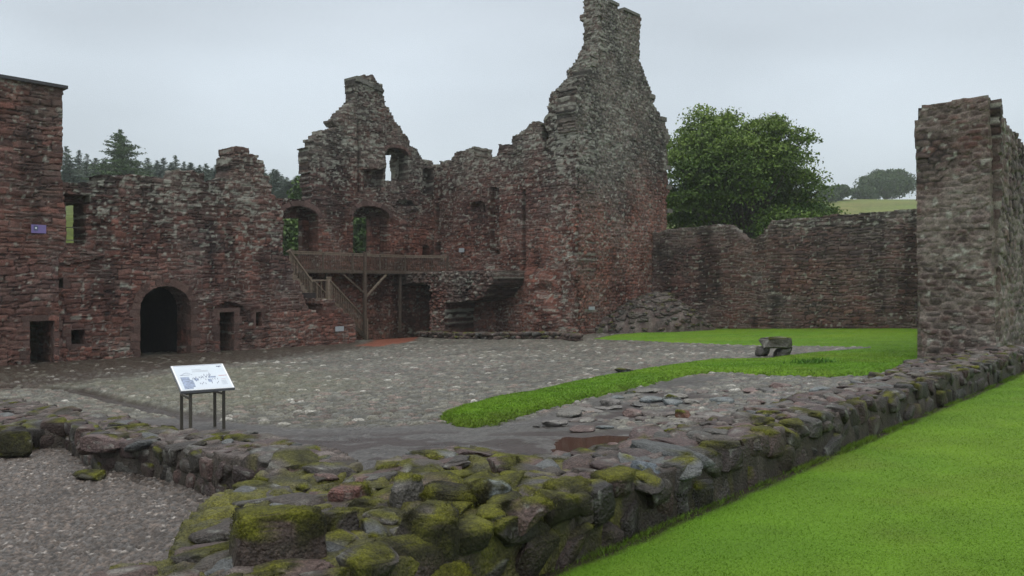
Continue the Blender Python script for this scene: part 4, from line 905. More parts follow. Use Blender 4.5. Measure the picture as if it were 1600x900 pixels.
zone2 = [(1130, 610), (1330, 600), (1340, 622), (1220, 660), (1140, 668), (1100, 660)]
tries = 0
while cnt < 95 and tries < 3000:
    tries += 1; px, py = r.uniform(830, 1340), r.uniform(598, 676)
    if not (inpoly(np.array([px]), np.array([py]), zone1)[0] or inpoly(np.array([px]), np.array([py]), zone2)[0]): continue
    if any(abs(px - a) < 11 * c_ and abs(py - b) < 6 * c_ for a, b, c_ in placed): continue
    k = r.uniform(0.45, 1.45) ** 1.3; o = protos[cnt % 10] if cnt < 10 else protos[int(r.integers(10))].copy()
    if cnt >= 10: COL.objects.link(o)
    x, y = gp(px, py); o.location = (x, y, G(x, y) + 0.002); o.rotation_euler = (0, 0, r.uniform(0, 6.28)); o.scale = (k, k * r.uniform(0.7, 1.1), k * r.uniform(0.6, 1.3))
    placed.append((px, py, k)); cnt += 1
    tag(o, 'one of the loose flat stones scattered over the wet gravel of the paved room', 'stone', 'loose stones scattered in the paved room')

# low rubble kerb at the foot of the far range, with a heap
kb = empty('rubble_kerb', (*gp(760, 528), float(G(*gp(760, 528)))), 'low mossy kerb of rubble at the foot of the red far range wall', 'kerb')
K = Rocks(81); pts = GP([(655, 527), (700, 530), (760, 531), (830, 530), (880, 531), (905, 534)])
for (p0, p1) in zip(pts[:-1], pts[1:]):
    p0, p1 = np.array(p0), np.array(p1); ln_ = np.linalg.norm(p1 - p0); k_ = int(ln_ / 0.16)
    for i in range(k_ * 3):
        c_ = p0 + (p1 - p0) * r.random() + np.array((0.05, 1.0)) * r.uniform(0, 0.9); lvl = r.choice([0.08, 0.26])
        sz = r.uniform(0.16, 0.30); K.add((*c_, G(*c_) + lvl), (sz, sz * 0.7, 0.12), yaw=r.normal(0, 0.3), lv=2, moss=0.5 if r.random() < 0.25 else 0.0, color=(0.11, 0.075, 0.06) if r.random() < .5 else None)
K.build('rubble', kb)
K = Rocks(82)
for i in range(90):
    t = r.random(); px = 775 + 55 * t; top = 500 - 12 * t; py = 518 - r.random() * (518 - top) * (0.5 + 0.5 * t); x, y = gp(px, 521); y += 0.8; x = (px - 800) / F * y
    K.add((x, y + r.uniform(0, 0.6), EYE - (py - 440) / F * y), (0.22, 0.16, 0.10), lv=2, yaw=r.normal(0, 0.4), moss=0.1)
hp = empty('rubble_heap', (*gp(800, 521), float(G(*gp(800, 521)))), 'small stepped heap of fallen stones against the far range wall', 'rubble')
K.build('rubble', hp)
K = Rocks(83); r = np.random.default_rng(84)
for i in range(45):
    px = r.uniform(530, 590); x, y = gp(px, r.uniform(524, 529)); K.add((x, y + .5, G(x, y) + r.uniform(0, 0.35) * (1 - abs(px - 555) / 45)), (0.2, 0.15, 0.10), lv=2, color=(.09, .06, .05))
hp2 = empty('rubble_heap', (*gp(560, 526), float(G(*gp(560, 526)))), 'dark rubble at the foot of the timber stair beside the pier', 'rubble'); K.build('rubble', hp2)

# mortared rubble mound at the foot of the tall gable
cx, cy = gp(1032, 519); cy += 1.2
xs = np.arange(cx - 6, cx + 5.2, 0.06); ys = np.arange(cy - 3.2, cy + 4.5, 0.07)
X, Y = np.meshgrid(xs, ys, indexing='ij'); sh = X.shape; X, Y = X.ravel(), Y.ravel()
qa, qb = (X - cx), (Y - cy)
rr_ = np.sqrt((np.where(qa < 0, qa / 3.9, qa / 3.5)) ** 2 + (np.where(qb < 0, qb / 2.3, qb / 4)) ** 2) + 0.25 * (fbm(X * 0.8, Y * 0.8, 0, 421) - 0.5)
H = 2.25 * np.clip(1 - np.maximum(rr_, 0) ** 1.5, 0, 1) ** 0.62 * (1 - 0.35 * sst(0.6, 3.4, qa)) * (1 - 0.25 * sst(-1, -3.5, qa))
f1, f2, i1, i2 = voronoi(X * 2.4 + 0.2 * noise(X * 5, Y * 5), (Y * 1.4 + H * 3.2) , 11)
Z = G(X, Y) - 0.25 + H + 0.2 * (rr_ < 1) + 0.05 * (sst(0, 0.25, f2 - f1) - 0.5) * (0.4 + i1) + 0.3 * (fbm(X * 1.2, Y * 1.2, 0, 422) - 0.5) * (rr_ < 1)
c = mixc((0.075, 0.05, 0.045), (0.115, 0.10, 0.088), i1) * (0.6 + 0.8 * i2)[:, None]
net = (1 - sst(0.0, 0.12, f2 - f1)) * sst(0.45, 0.55, fbm(X * 0.5 + 3, Y * 0.5, 0, 423) + 0.12 * sst(-1, 1.5, qa)) * sst(0.7, 1.3, H)
c = mixc(c, (0.25, 0.22, 0.20), net * 0.85); c = mixc(c, (0.06, 0.08, 0.02), sst(0.6, 0.8, fbm(X, Y, 0, 424)) * (H < 0.8) * 0.7)
fc = gridfaces(*sh); fc = fc[(rr_ < 1.05)[fc[:, 0]]]; us = np.zeros(len(X), bool); us[fc.ravel()] = True; mp_ = np.cumsum(us) - 1
mo = empty('rubble_mound', (cx, cy, float(G(cx, cy))), 'sloping mound of mortared rubble where the tallest gable meets the boundary wall', 'rubble')
keep(mesh_np('mortared_core', np.stack([X, Y, Z], 1)[us], [mp_[fc]], np.hstack([c, np.full((len(c), 1), 0.7)])[us], M_STONE, False), mo)
K = Rocks(425); r = np.random.default_rng(426); cand = np.nonzero((rr_ < 0.98) & (qb < 1.2))[0]
for i in r.choice(cand, 420): K.add((X[i], Y[i], Z[i] - 0.03), (r.uniform(0.12, 0.30), r.uniform(0.12, 0.2), r.uniform(0.06, 0.12)), yaw=r.normal(0, 0.5), lv=2, color=(0.105, 0.085, 0.074) if r.random() < .6 else None, moss=0.45 if Z[i] - G(X[i], Y[i]) < 0.5 and r.random() < .4 else 0)
K.build('rubble', mo)

# ------------------------------------------------------------------ ruined vaults in front of the far range
PK = shift(PV, 3.0)
st_k = dict(red=K0(0.42), grey=lambda s, z: 0.12 + 0.35 * sst(3.2, 4.2, z), mort=K0(-0.02), lich=lambda s, z: -0.05 + 0.07 * sst(3.2, 4.2, z), stain=1.0)
vo = onP(PK, [(604, 524), (598, 500), (600, 470), (608, 440), (612, 431), (630, 427), (680, 426), (705, 424), (740, 425), (772, 423), (775, 434), (768, 448), (760, 460), (750, 468), (742, 474), (735, 490), (735, 530), (604, 540)])
va1 = onP(PK, [(606, 540), (606, 468), (612, 454), (622, 447), (640, 442), (660, 442), (671, 447), (676, 458), (674, 468), (671, 474), (674, 500), (672, 540)])
va2 = onP(PK, [(696, 540), (695, 474), (720, 471), (744, 469), (775, 452), (790, 450), (790, 545)])
vk = empty('ruined_vault', (*P3(PK, *onp(PK, 690, 517))[:2], float(G(*P3(PK, *onp(PK, 690, 517))[:2]))), 'broken barrel vault of two dark arched bays below the right end of the timber platform', 'vault')
wall('vault_masonry', PK, vo, 3.0, holes=[va1, va2], st=st_k, seed=181, parent=vk, ch=(-1, 0.17), wd=(0.3, 0.4), rnd=0.16, rough=0.08)

# ------------------------------------------------------------------ timber platform and stair
def W(px, py, d): return np.array(((px - 800) / F * d, d, EYE - (py - 440) / F * d))
pf = empty('timber_platform', tuple(W(560, 520, 45)), 'brown timber viewing platform with slatted railing across the foot of the chimney gable', 'platform')
p0 = W(455, 440, 41.6)[:2]; p1 = W(633, 440, 48.6)[:2]
s715 = onp(PV, 715, 420)[0]; q_ = PV['p'] + PV['t'] * s715; p2 = q_ + PV['n'] * 0.9
b0 = W(436, 440, 43.4)[:2]; b1 = C_ + PG['n'] * 0.1; b2 = q_ + PV['n'] * 0.1
ZD = 4.66; ZR = 5.60
def slab(name, pts, z0, z1, m_, par):
    k = len(pts); V = [(*p, z0) for p in pts] + [(*p, z1) for p in pts]; m = MB(); m.V = [np.array(v) for v in V]
    Fq = [[i, (i + 1) % k, (i + 1) % k + k, i + k] for i in range(k)]
    o = mesh_np(name, np.array(V), [np.array(Fq), np.array([list(range(k))[::-1], list(range(k, 2 * k))])], None, m_); keep(o, par); return o
slab('deck', [p0, p1, p2, b2, b1, b0], ZD - 0.06, ZD, M_WOOD, pf)
z3 = lambda p, z: np.array((p[0], p[1], z))
for a, b in ((p0, p1), (p1, p2)):
    MB().beam(z3(a, ZD - 0.10), z3(b, ZD - 0.10), 0.07, 0.17).build('fascia', M_WOOD, pf)
    MB().beam(z3(a, ZR), z3(b, ZR), 0.12, 0.05).beam(z3(a, ZR - 0.09), z3(b, ZR - 0.09), 0.05, 0.09).build('handrail', M_WOODP, pf)
    ln = np.linalg.norm(b - a); npan = max(1, round(ln / 2.0))
    for i in range(npan):
        q0, q1 = a + (b - a) * i / npan, a + (b - a) * (i + 1) / npan
        m = MB(); kb_ = int(np.linalg.norm(q1 - q0) / 0.12)
        for j in range(kb_):
            c_ = q0 + (q1 - q0) * (j + 0.5) / kb_; m.beam(z3(c_, ZD - 0.05), z3(c_, ZR - 0.05), 0.038, 0.025, up=(*u, 0))
        m.build('balustrade_panel', M_WOOD, pf)
        MB().beam(z3(q0, ZD - 0.2), z3(q0, ZR + (0.14 if i in (0,) else 0.02)), 0.10).build('post', M_WOOD, pf)
MB().beam(z3(p2, ZD - 0.2), z3(p2, ZR + 0.05), 0.10).build('post', M_WOOD, pf)
MB().beam(z3(p0, ZR), z3(p0 + (b0 - p0) * 0.35, ZR), 0.1, 0.05).build('handrail', M_WOODP, pf)
# main post with braces
dl_ = p1 - p0; tpost = 0.0
tt_ = np.linspace(0, 1, 400); lx = p0[0] + dl_[0] * tt_; ly = p0[1] + dl_[1] * tt_
def on_line(px): k = np.argmin(abs(lx / ly - (px - 800) / F)); return np.array((lx[k], ly[k]))
pm_ = on_line(569) - PG['n'] * -0.06
MB().beam(z3(pm_, 0.9), z3(pm_, ZR + 0.12), 0.17).build('support_post', M_WOOD, pf)
MB().beam(z3(pm_, 3.30), z3(on_line(536), ZD - 0.25), 0.10).build('brace', M_WOOD, pf)
MB().beam(z3(pm_, 3.05), z3(on_line(603), ZD - 0.25), 0.10).build('brace', M_WOODP, pf)
for px in (462, 515, 630):
    q = on_line(px) + nn * 0.3; MB().beam(z3(q, 0.9), z3(q, ZD - 0.2), 0.14).build('support_post', M_WOOD, pf)
for i in range(9):
    q0 = p0 + (p1 - p0) * (i + 0.5) / 9; q1 = b0 + (b1 - b0) * (i + 0.5) / 9; MB().beam(z3(q0, ZD - 0.14), z3(q1, ZD - 0.14), 0.07, 0.16).build('joist', M_WOOD, pf)

sr = empty('timber_stair', tuple(W(565, 520, 46)), 'timber stair with slatted rails turning at a landing behind the low end pier', 'stair')
LZ = 3.02; dL = 41.9
l0, l1 = W(478, 440, dL)[:2], W(513, 440, dL)[:2]; back = np.array((-0.15, 1.0)) * 1.1
slab('landing', [l0, l1, l1 + back, l0 + back], LZ - 0.18, LZ, M_WOOD, sr)
def rail(a3, b3, name='handrail', hgt=1.05, balus=True, mw=M_WOODP):
    a3, b3 = np.array(a3), np.array(b3); up = np.array((0, 0, hgt))
    MB().beam(a3 + up, b3 + up, 0.11, 0.08).build(name, mw, sr)
    if balus:
        m = MB(); k = int(np.linalg.norm((b3 - a3)[:2]) / 0.21)
        for j in range(k):
            c_ = a3 + (b3 - a3) * (j + 0.5) / k; m.beam(c_ + (0, 0, 0.05), c_ + up, 0.038, 0.03, up=(*u, 0))
        m.beam(a3 + (0, 0, 0.08), b3 + (0, 0, 0.08), 0.05, 0.08); m.build('balustrade_panel', M_WOODP, sr)
rail(z3(W(485, 0, dL)[:2], LZ), z3(l1, LZ))
for q in (W(485, 440, dL)[:2], l1, l1 + back): MB().beam(z3(q, 0.95), z3(q, LZ + 1.18), 0.12).box(z3(q, LZ + 1.21), (.085, 0, 0), (0, .085, 0), (0, 0, .03)).build('newel_post', M_WOODP, sr)
ft = W(573, 440, 46.6)[:2]; ftz = float(G(*ft)); wv = np.array((-0.9, 0.25))
for off in (np.zeros(2), wv * 1.05):
    A3, B3 = z3(l1 + off + (0.05, 0.1), LZ), z3(ft + off, ftz + 0.02)
    MB().beam(A3 - (0, 0, .1), B3 - (0, 0, .02), 0.06, 0.26).build('stringer', M_WOOD, sr); rail(A3, B3)
    MB().beam(z3(ft + off, ftz - 0.1), z3(ft + off, ftz + 1.2), 0.12).build('newel_post', M_WOODP, sr)
for i in range(11):
    c_ = A3 * 0 + z3(l1, LZ) + (z3(ft, ftz) - z3(l1, LZ)) * (i + 0.5) / 11; MB().beam(c_, c_ + (*(wv * 1.0), 0), 0.30, 0.04).build('tread', M_WOOD, sr)
ut, ub_ = W(452, 440, 40.4)[:2], W(488, 440, dL - 0.2)[:2]
for off in (np.zeros(2), np.array((-0.35, 1.0))):
    A3, B3 = z3(ut + off, ZD), z3(ub_ + off, LZ); MB().beam(A3 - (0, 0, .12), B3 - (0, 0, .12), 0.06, 0.26).build('stringer', M_WOODP, sr); rail(A3, B3, balus=True, hgt=0.95)
for i in range(9):
    c_ = z3(ut, ZD) + (z3(ub_, LZ) - z3(ut, ZD)) * (i + 0.5) / 9; MB().beam(c_, c_ + (-0.35, 1.0, 0), 0.26, 0.04).build('tread', M_WOOD, sr)

# ------------------------------------------------------------------ information board
BL = np.array((-4.68, 11.2)); BR = np.array((-4.05, 11.6)); ex = (BR - BL) / np.linalg.norm(BR - BL); fy = np.array((-ex[1], ex[0])); fy = fy * 0.93 + np.array((-0.45, 0.1)) * 0.35
ib = empty('information_board', (*(BL + 0.35 * ex), float(G(*BL))), 'white printed information board on four slim metal legs in the courtyard', 'information board')
O3 = np.array((*BL, EYE - 1.553)); E1 = np.array((*(BR - BL), 0.0)); E2 = np.array((*(fy * 0.50), 0.315)); E3 = np.cross(E1, E2); E3 /= np.linalg.norm(E3)
def bp(a, b, d=0.0): return O3 + E1 * a + E2 * b + E3 * d
def patch(m, a0, b0, a1, b1, d0, d1): return m.box(bp((a0 + a1) / 2, (b0 + b1) / 2, (d0 + d1) / 2), E1 * (a1 - a0) / 2, E2 * (b1 - b0) / 2, E3 * (d1 - d0) / 2)
patch(MB(), 0, 0, 1, 1, -0.045, 0).build('panel_tray', M_FRAME, ib, 0.004)
patch(MB(), 0.012, 0.015, 0.988, 0.985, 0.001, 0.004).build('panel_border', M_WHITE, ib)
pn = patch(MB(), 0.04, 0.04, 0.96, 0.955, 0.0045, 0.006).build('panel_print', M_PANEL, ib)
m = MB(); r = np.random.default_rng(91)
patch(m, 0.05, 0.955, 0.96, 0.965, 0.0062, 0.007)
for i in range(26):   # skyline drawing of the castle: broken strokes
    a = 0.30 + 0.38 * i / 26; hb = 0.40 + 0.14 * (i / 26) + 0.05 * math.sin(i * 1.7); patch(m, a, hb, a + r.uniform(0.004, 0.016), hb + r.uniform(0.01, 0.07), 0.0062, 0.007)
for a, b in ((0.40, 0.22), (0.43, 0.20), (0.46, 0.24), (0.50, 0.21), (0.62, 0.22), (0.71, 0.2), (0.74, 0.24), (0.58, 0.33), (0.66, 0.36), (0.70, 0.36), (0.75, 0.36), (0.35, 0.33), (0.53, 0.36)): patch(m, a, b, a + 0.011, b + 0.05, 0.0062, 0.007)
for i in range(3): patch(m, 0.84 + i * 0.03, 0.86 - 0.02 * (i % 2), 0.862 + i * 0.03, 0.90, 0.0062, 0.007)
for i in range(7): patch(m, 0.12 + 0.03 * i, 0.60 + 0.07 * math.sin(i / 6 * 3.14), 0.15 + 0.03 * i, 0.61 + 0.07 * math.sin(i / 6 * 3.14), 0.0062, 0.007)
patch(m, 0.1, 0.59, 0.28, 0.60, 0.0062, 0.007)
for i in range(4): patch(m, 0.80, 0.30 - 0.045 * i, 0.90, 0.305 - 0.045 * i, 0.0062, 0.007)
keep(m.build('panel_drawing', M_INK), ib)
m = MB()
for i, (a, b, cc_, dd_) in enumerate(((0.09, 0.06, 0.25, 0.52), (0.25, 0.12, 0.30, 0.40), (0.33, 0.36, 0.40, 0.45), (0.57, 0.28, 0.64, 0.40), (0.60, 0.44, 0.74, 0.50))): patch(m, a, b, cc_, dd_, 0.0062, 0.0066)
m.build('panel_picture', M_INKB, ib)
m = MB(); patch(m, 0.80, 0.50, 0.96, 0.515, 0.0062, 0.007); patch(m, 0.82, 0.36, 0.90, 0.368, 0.0062, 0.007); m.build('panel_rule', M_INKR, ib)
m = MB()
for b_3 in (0.70, 0.74, 0.79): patch(m, 0.35, b_3, 0.35 + 0.3 * (1 if b_3 < .78 else .6), b_3 + 0.008, 0.0062, 0.0066)
m.build('panel_text', M_FRAME, ib)
lg_ = []
for (lx_, ly_) in ((283, 672), (297, 679), (335, 666), (349, 669)):
    x, y = gp(lx_, ly_); lg_.append(np.array((x, y)))
for q, a, b in zip(lg_, (0.10, 0.10, 0.88, 0.88), (0.55, 0.08, 0.55, 0.08)):
    z_ = bp(a, b)[2] - 0.045; MB().beam(z3(q, G(*q) - 0.1), z3(q, z_), 0.042, up=(*ex, 0)).build('leg', M_METAL, ib, 0.003)
m = MB(); zc_ = EYE - 1.68
m.beam(z3(lg_[0], zc_), z3(lg_[2], zc_), 0.03); m.beam(z3(lg_[0], zc_), z3(lg_[1], zc_), 0.03); m.beam(z3(lg_[2], zc_), z3(lg_[3], zc_), 0.03); m.build('cross_bar', M_METAL, ib)

# ------------------------------------------------------------------ stone bench, plaques
x, y = gp(1209, 558); be = empty('stone_bench', (x, y, float(G(x, y))), 'small grey stone slab bench standing on the cobbles before the inner lawn', 'bench')
K = Rocks(95); K.add((x, y + .1, G(x, y) + 0.42), (0.50, 0.30, 0.16), yaw=0.05, lv=5, color=(0.13, 0.125, 0.108), moss=0.1, sq=0.32, tilt=0.01, cuts=2); K.build('slab', be)
for dx, w_ in ((-0.32, 0.18), (0.30, 0.25)):
    K = Rocks(96 + int(dx * 10)); K.add((x + dx, y + .1, G(x, y) + 0.13), (w_, 0.24, 0.19), yaw=0.05, lv=4, color=(0.085, 0.08, 0.07), moss=0.1, sq=0.35, tilt=0.02, cuts=3); K.build('leg', be)
def plaque(P, px0, py0, px1, py1, dn, m_, label, name='plaque'):
    s0, z1 = onp(P, px0, py0); s1, z0 = onp(P, px1, py1); e_ = empty(name, tuple(P3(P, (s0 + s1) / 2, z0, dn)), label, 'plaque' if name == 'plaque' else 'sign')
    t3, n3 = np.array((*P['t'], 0)), np.array((*P['n'], 0))
    MB().box(P3(P, (s0 + s1) / 2, (z0 + z1) / 2, dn), t3 * (s1 - s0) / 2, (0, 0, (z1 - z0) / 2), n3 * 0.015).build('plate', m_, e_); return e_, (s0 + s1) / 2, (z0 + z1) / 2, t3, n3
plaque(PV, 720, 388, 728, 394, 0.16, M_PLAQ, 'small pale plaque on the red wall just right of the platform railing')
plaque(PT, 916, 479, 925, 484, 0.18, M_PLAQ, 'small pale blue plaque low on the tallest gable')
plaque(PF, 521, 510, 534, 517, 0.16, M_PLAQ, 'small pale plaque low on the end pier by the stair')
e_, sc1, zc1, t3, n3 = plaque(PW, 47, 351, 70, 365, 0.16, M_PURP, 'purple notice with a dark square symbol on the left tower', 'notice')
MB().box(P3(PW, sc1 - 0.1, zc1 + 0.03, 0.18), t3 * 0.07, (0, 0, 0.09), n3 * 0.004).build('symbol', M_INK, e_); MB().box(P3(PW, sc1 - 0.1, zc1 + 0.03, 0.187), t3 * 0.025, (0, 0, 0.03), n3 * 0.003).build('symbol_centre', M_WHITE, e_)
# weeds on the turf edge
x, y = gp(1272, 574); n = 160; r = np.random.default_rng(97); X = x + r.normal(0, .22, n); Y = y + r.normal(0, .1, n)
tag(blades('weed_clump', X, Y, G(X, Y) + 0.12, 0.12, 0.022, np.tile((0.07, 0.17, 0.02), (n, 1)), 0.6, 9), 'small leafy weed clump on the edge of the turf strip', 'weeds')

# ------------------------------------------------------------------ trees
def leaf_mesh(name, P_, size, cols, seed, parent=None, asp=0.6, flat=0.0):
    r = np.random.default_rng(seed); n = len(P_)
    a = r.normal(size=(n, 3)); a[:, 2] *= (1 - flat); a /= np.linalg.norm(a, axis=1)[:, None]; b = np.cross(a, r.normal(size=(n, 3))); b /= np.linalg.norm(b, axis=1)[:, None]
    sz = (size * r.uniform(0.6, 1.4, n))[:, None]
    V = np.stack([P_ - a * sz, P_ + b * sz * asp, P_ + a * sz, P_ - b * sz * asp], 1).reshape(-1, 3); C = np.repeat(np.hstack([cols, np.full((n, 1), 0.55)]), 4, 0)
    o = mesh_np(name, V, [np.arange(4 * n).reshape(-1, 4)], C, M_LEAF)
    if parent: o.parent = parent
    return o
def broadleaf(name, label, loc, Ht, R, seed, nclump=420, nleaf=90, leaf=0.13, col0=(0.035, 0.065, 0.012), col1=(0.10, 0.145, 0.022), trunk_h=0.25, group=None, sx=1.0, blobs=None, cl=1.0):
    r = np.random.default_rng(seed); root = empty(name, loc, label, 'tree', group); m = MB()
    th_ = Ht * trunk_h; lean = r.normal(0, 0.2, 2)
    m.tube([(0, 0, -0.5), (0, 0, th_ * 0.5), (lean[0], lean[1], th_), (lean[0], lean[1], Ht * 0.6), (0, 0, Ht * 0.85)], [R * 0.075, R * 0.065, R * 0.055, R * 0.03, R * 0.01], 8)
    cz = Ht * (trunk_h * 0.55 + 1) / 2; hz = Ht - cz
    pts = []; bump = [(r.normal(size=3), r.uniform(0.1, 0.25)) for _ in range(14)]
    for i in range(nclump):
        d = r.normal(size=3); d[2] = d[2] * 0.9 + 0.15; d /= np.linalg.norm(d); rad = r.uniform(0.30, 1.0) ** 0.55
        k = 1.0
        for b, am in bump:
            bb_ = b / np.linalg.norm(b); k += am * max(0, d @ bb_ - 0.75) * 4 - 0.035
        p = np.array((d[0] * R * sx, d[1] * R, d[2] * hz)) * rad * k; p[2] += cz; pts.append(p)
    if blobs:
        pts = []; wts = np.array([b[3] ** 2.2 for b in blobs]); wts /= wts.sum()
        for i in range(nclump):
            b = blobs[int(r.choice(len(blobs), p=wts))]; d = r.normal(size=3); d /= np.linalg.norm(d)
            pts.append(np.array(b[:3]) + d * np.array((1, 1, 0.8)) * b[3] * r.uniform(0.35, 1.0) ** 0.6)
    pts = np.array(pts)
    for i in range(int(nclump * (0.2 if blobs else 0.45))):
        p = pts[i]; z0 = th_ * r.uniform(0.7, 1.0) + 0.45 * max(0, p[2] - th_) * r.uniform(0.4, 0.9); s_ = np.array((lean[0], lean[1], z0)); mid = (s_ + p) / 2 + r.normal(0, R * 0.05, 3) - np.array((0, 0, R * 0.04))
        w0 = R * 0.016 * r.uniform(0.6, 1.5); m.tube([s_, mid, p], [w0, w0 * 0.6, w0 * 0.15], 4)
    P_, C_2 = [], []
    for i, p in enumerate(pts):
        k = int(nleaf * r.uniform(0.5, 1.5)); s_ = R * 0.085 * cl * r.uniform(0.6, 1.5); q = np.clip(r.normal(size=(k, 3)), -1.9, 1.9) * s_ * (1.5, 1.5, 0.42); q[:, 2] -= 0.12 * (q[:, 0] ** 2 + q[:, 1] ** 2) / s_; q = q + p
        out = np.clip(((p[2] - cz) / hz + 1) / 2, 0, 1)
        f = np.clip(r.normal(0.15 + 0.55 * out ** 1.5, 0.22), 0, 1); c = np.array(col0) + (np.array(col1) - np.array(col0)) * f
        C_2.append(c * r.uniform(0.7, 1.3, (k, 1))); P_.append(q)
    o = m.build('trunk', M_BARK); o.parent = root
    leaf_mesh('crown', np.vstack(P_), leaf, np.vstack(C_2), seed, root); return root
def copy_tree(o, parent=None):
    c = o.copy(); COL.objects.link(c)
    if parent: c.parent = parent
    for ch in list(o.children): copy_tree(ch, c)
    return c
def tz(x, y): return float(ter(np.array([float(x)]), np.array([float(y)]))[0])
dT = 58; xT = (1150 - 800) / F * dT
zT = tz(xT, dT) - 0.2
def blobs_px(lst, d, x0, z0, seed):
    r = np.random.default_rng(seed); return [((px - 800) / F * d - x0, r.uniform(-2.6, 2.6), EYE - (py - 440) / F * d - z0, rp / F * d) for px, py, rp in lst]
BL_ = blobs_px([(1150, 192, 32), (1105, 205, 34), (1070, 225, 30), (1190, 205, 32), (1060, 265, 34), (1100, 260, 40), (1145, 245, 40), (1195, 250, 34), (1232, 222, 20), (1225, 268, 26), (1255, 243, 14), (1065, 315, 36), (1110, 315, 40), (1160, 300, 40), (1205, 310, 32), (1243, 300, 26), (1268, 290, 12), (1080, 350, 36), (1140, 352, 38), (1195, 348, 30), (1280, 322, 22), (1262, 335, 28), (1235, 325, 34), (1225, 345, 34), (1210, 235, 30), (1240, 268, 28), (1250, 290, 26), (1282, 345, 20), (1240, 345, 30), (1120, 230, 44), (1170, 225, 40), (1130, 280, 44), (1180, 280, 42), (1040, 300, 20), (1040, 245, 14), (1095, 185, 16), (1215, 188, 14)], dT, xT, zT, 5)
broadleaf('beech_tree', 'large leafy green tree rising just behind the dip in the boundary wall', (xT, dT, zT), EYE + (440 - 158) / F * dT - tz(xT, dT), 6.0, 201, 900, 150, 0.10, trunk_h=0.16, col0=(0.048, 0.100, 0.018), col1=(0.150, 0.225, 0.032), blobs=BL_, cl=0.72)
broadleaf('small_tree', 'spreading lower tree leaning right beside the large green tree', ((1240 - 800) / F * 57, 57, tz(20, 57)), EYE + (440 - 262) / F * 57 - tz(20, 57), 2.9, 202, 200, 90, 0.11, trunk_h=0.12, col0=(0.035, 0.075, 0.012), col1=(0.12, 0.16, 0.02), sx=1.05)
for px, py, d, Rm, sd, lb, nc in ((1384, 257, 262, 10.4, 203, 'round hazy tree on the skyline, rightmost before the broken wall end', 330), (1350, 285, 255, 5.2, 206, 'low hazy tree at the left foot of the round skyline tree', 150), (1308, 284, 230, 4.6, 204, 'small faint hazy tree between the big green tree and the round skyline tree', 150), (1290, 292, 220, 3.6, 207, 'faint bush half hidden behind the right edge of the big green tree', 90)):
    x = (px - 800) / F * d; z_ = tz(x, d); broadleaf('skyline_tree', lb, (x, d, z_ - 0.5), max(4, EYE + (440 - py) / F * d - z_ + 0.5), Rm, sd, nc, 70, 0.34, trunk_h=0.05, col0=(0.03, 0.06, 0.02), col1=(0.06, 0.10, 0.03))
# conifers
def conifer(name, seed, Ht, R, col, dens=1.0):
    r = np.random.default_rng(seed); root = bpy.data.objects.new(name, None); COL.objects.link(root); m = MB()
    m.tube([(0, 0, -1), (0, 0, Ht * 0.5), (0, 0, Ht)], [Ht * 0.016, Ht * 0.01, 0.02], 6); P_, C_2 = [], []
    z = Ht * 0.06
    while z < Ht * 0.99:
        t = z / Ht; rad = R * (1 - t) ** 0.85 * r.uniform(0.8, 1.15) + 0.08; nb_ = int((5 + 5 * (1 - t)) * dens)
        for k in range(nb_):
            a = r.uniform(0, 6.28); L_ = rad * r.uniform(0.65, 1.15); dv = np.array((math.cos(a), math.sin(a))); nn_ = max(5, int(16 * L_ * dens))
            tq = r.random(nn_) ** 0.8; x_ = dv[None, :] * (tq * L_)[:, None]; zz_ = z + 0.25 * L_ * (tq - 0.2) * (0.3 if t < 0.6 else 1.4) - 0.12 * L_ * tq ** 2
            q = np.column_stack([x_, zz_]) + r.normal(0, 1, (nn_, 3)) * (0.10 * L_ + 0.05, 0.10 * L_ + 0.05, 0.07); P_.append(q)
            c = np.array(col) * r.uniform(0.7, 1.35); C_2.append(c * r.uniform(0.75, 1.25, (nn_, 1)))
            if k % 2 == 0: m.tube([(0, 0, z), (*(dv * L_ * 0.9), z + 0.1 * L_)], [0.03 * Ht / 12, 0.01], 3)
        z += Ht * 0.028
    o = m.build('trunk', M_BARK); o.parent = root
    leaf_mesh('crown', np.vstack(P_), 0.20 * (Ht / 12) ** 0.5, np.vstack(C_2), seed, root, 0.35, 0.4); return root
con = [conifer('conifer', 301 + i, 12, R_2, c_) for i, (R_2, c_) in enumerate(((2.3, (0.09, 0.125, 0.098)), (2.7, (0.10, 0.14, 0.10)), (2.1, (0.085, 0.118, 0.098)), (3.0, (0.105, 0.145, 0.10))))]  # pale grey-green: mist over the plantation is put into the foliage colour
r = np.random.default_rng(302); first = set()
row = [(104, 228, 95), (124, 234, 100), (137, 240, 108), (150, 246, 92), (163, 250, 105), (216, 250, 100), (232, 246, 90), (246, 250, 110), (256, 246, 100), (268, 254, 95), (275, 242, 112), (288, 252, 104), (300, 254, 98), (312, 257, 108), (322, 255, 96), (332, 262, 112), (342, 258, 104), (353, 262, 99), (364, 268, 108), (376, 262, 112), (392, 266, 104), (408, 262, 110), (416, 272, 98), (424, 270, 106), (432, 268, 112), (440, 274, 100), (448, 276, 108), (456, 282, 104), (465, 280, 112), (474, 286, 102), (483, 290, 108), (492, 292, 114), (110, 250, 84), (175, 255, 88), (228, 262, 84), (340, 274, 88), (262, 266, 86), (300, 270, 86), (400, 280, 90), (445, 290, 90), (470, 298, 90)]
for px in range(102, 500, 9):
    top = 256 + 30 * sst(380, 500, px) * 1.0 + r.uniform(-6, 9); row.append((px + r.uniform(-3, 3), float(top), float(r.uniform(86, 98))))
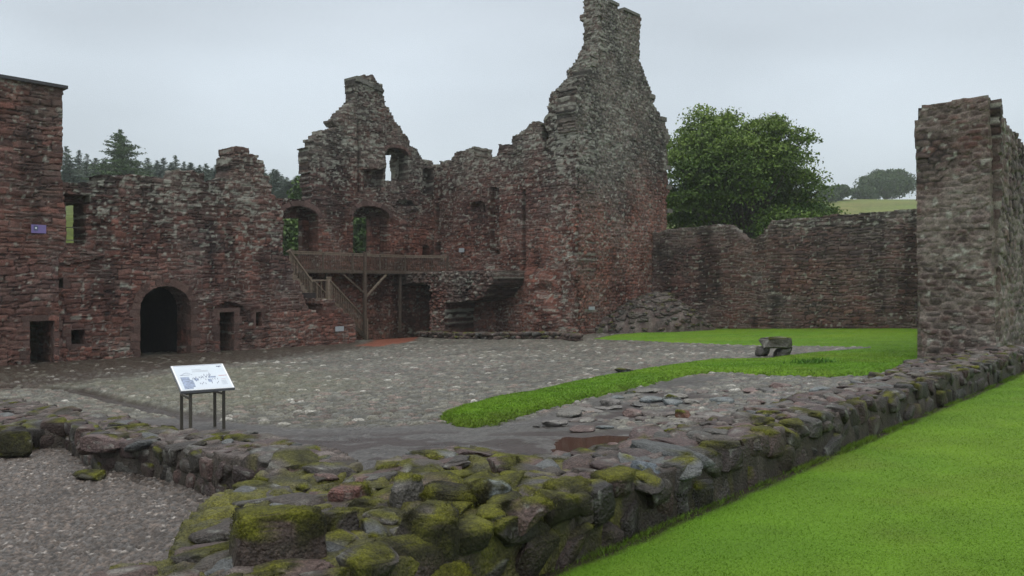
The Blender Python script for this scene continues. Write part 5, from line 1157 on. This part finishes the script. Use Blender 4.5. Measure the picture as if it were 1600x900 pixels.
for i, (px, py, d) in enumerate(row):
    k = int(r.integers(4)); src = con[k]
    if k in first: o = copy_tree(src)
    else: o = src; first.add(k)
    d = d * 1.6; x = (px - 800) / F * d; z_ = tz(x, d); h_ = EYE + (440 - py) / F * d - z_; sc = h_ / 12
    o.location = (x, d, z_ - 0.1); sw = max(sc, 0.9) * r.uniform(1.4, 2.3); o.scale = (sw, sw, sc); o.rotation_euler = (0, 0, r.uniform(0, 6.28))
    tag(o, 'one of the hazy dark conifers of the plantation behind the left range', 'conifer', 'conifers of the plantation')
dL_ = 125; lx_ = (189 - 800) / F * dL_; z_ = tz(lx_, dL_); lt = conifer('larch_tree', 311, EYE + (440 - 203) / F * dL_ - z_, 6.6, (0.050, 0.090, 0.028), 1.35); lt.location = (lx_, dL_, z_)
tag(lt, 'tallest feathery larch standing out above the conifers behind the left range', 'larch')
# broadleaved trees seen through the gable windows and over the low wall
wt = broadleaf('window_tree', 'hazy green tree seen through the left arched window of the chimney gable', ((455 - 800) / F * 62, 62, tz(-17, 62) - 1), 6.6, 3.2, 321, 150, 90, 0.16, trunk_h=0.08, col0=(0.04, 0.085, 0.02), col1=(0.09, 0.15, 0.03))
for px, d, lb in ((570, 70, 'hazy green tree seen through the right arched window of the chimney gable'), (500, 78, 'green tree hidden mostly behind the chimney gable')):
    o = copy_tree(wt); x = (px - 800) / F * d; o.location = (x, d, tz(x, d) - 1); o.rotation_euler = (0, 0, px); o['label'] = lb
    o.scale = (1.1, 1.1, 1.1)

# ------------------------------------------------------------------ rain haze over the far things
m = MB(); m.box((5, 185, 12), (425, 0, 0), (0, 243, 0), (0, 0, 36)); hz = m.build('haze', None)
hz.location = (0, 0, 0)
hm = bpy.data.materials.new('rain_haze'); hm.use_nodes = True; t_ = hm.node_tree; t_.nodes.clear()
o_ = t_.nodes.new('ShaderNodeOutputMaterial'); v_ = t_.nodes.new('ShaderNodeVolumePrincipled'); v_.inputs['Color'].default_value = (0.86, 0.93, 0.97, 1); v_.inputs['Density'].default_value = 0.00048
t_.links.new(v_.outputs[0], o_.inputs['Volume']); hz.data.materials.append(hm); tag(hz, kind='stuff')
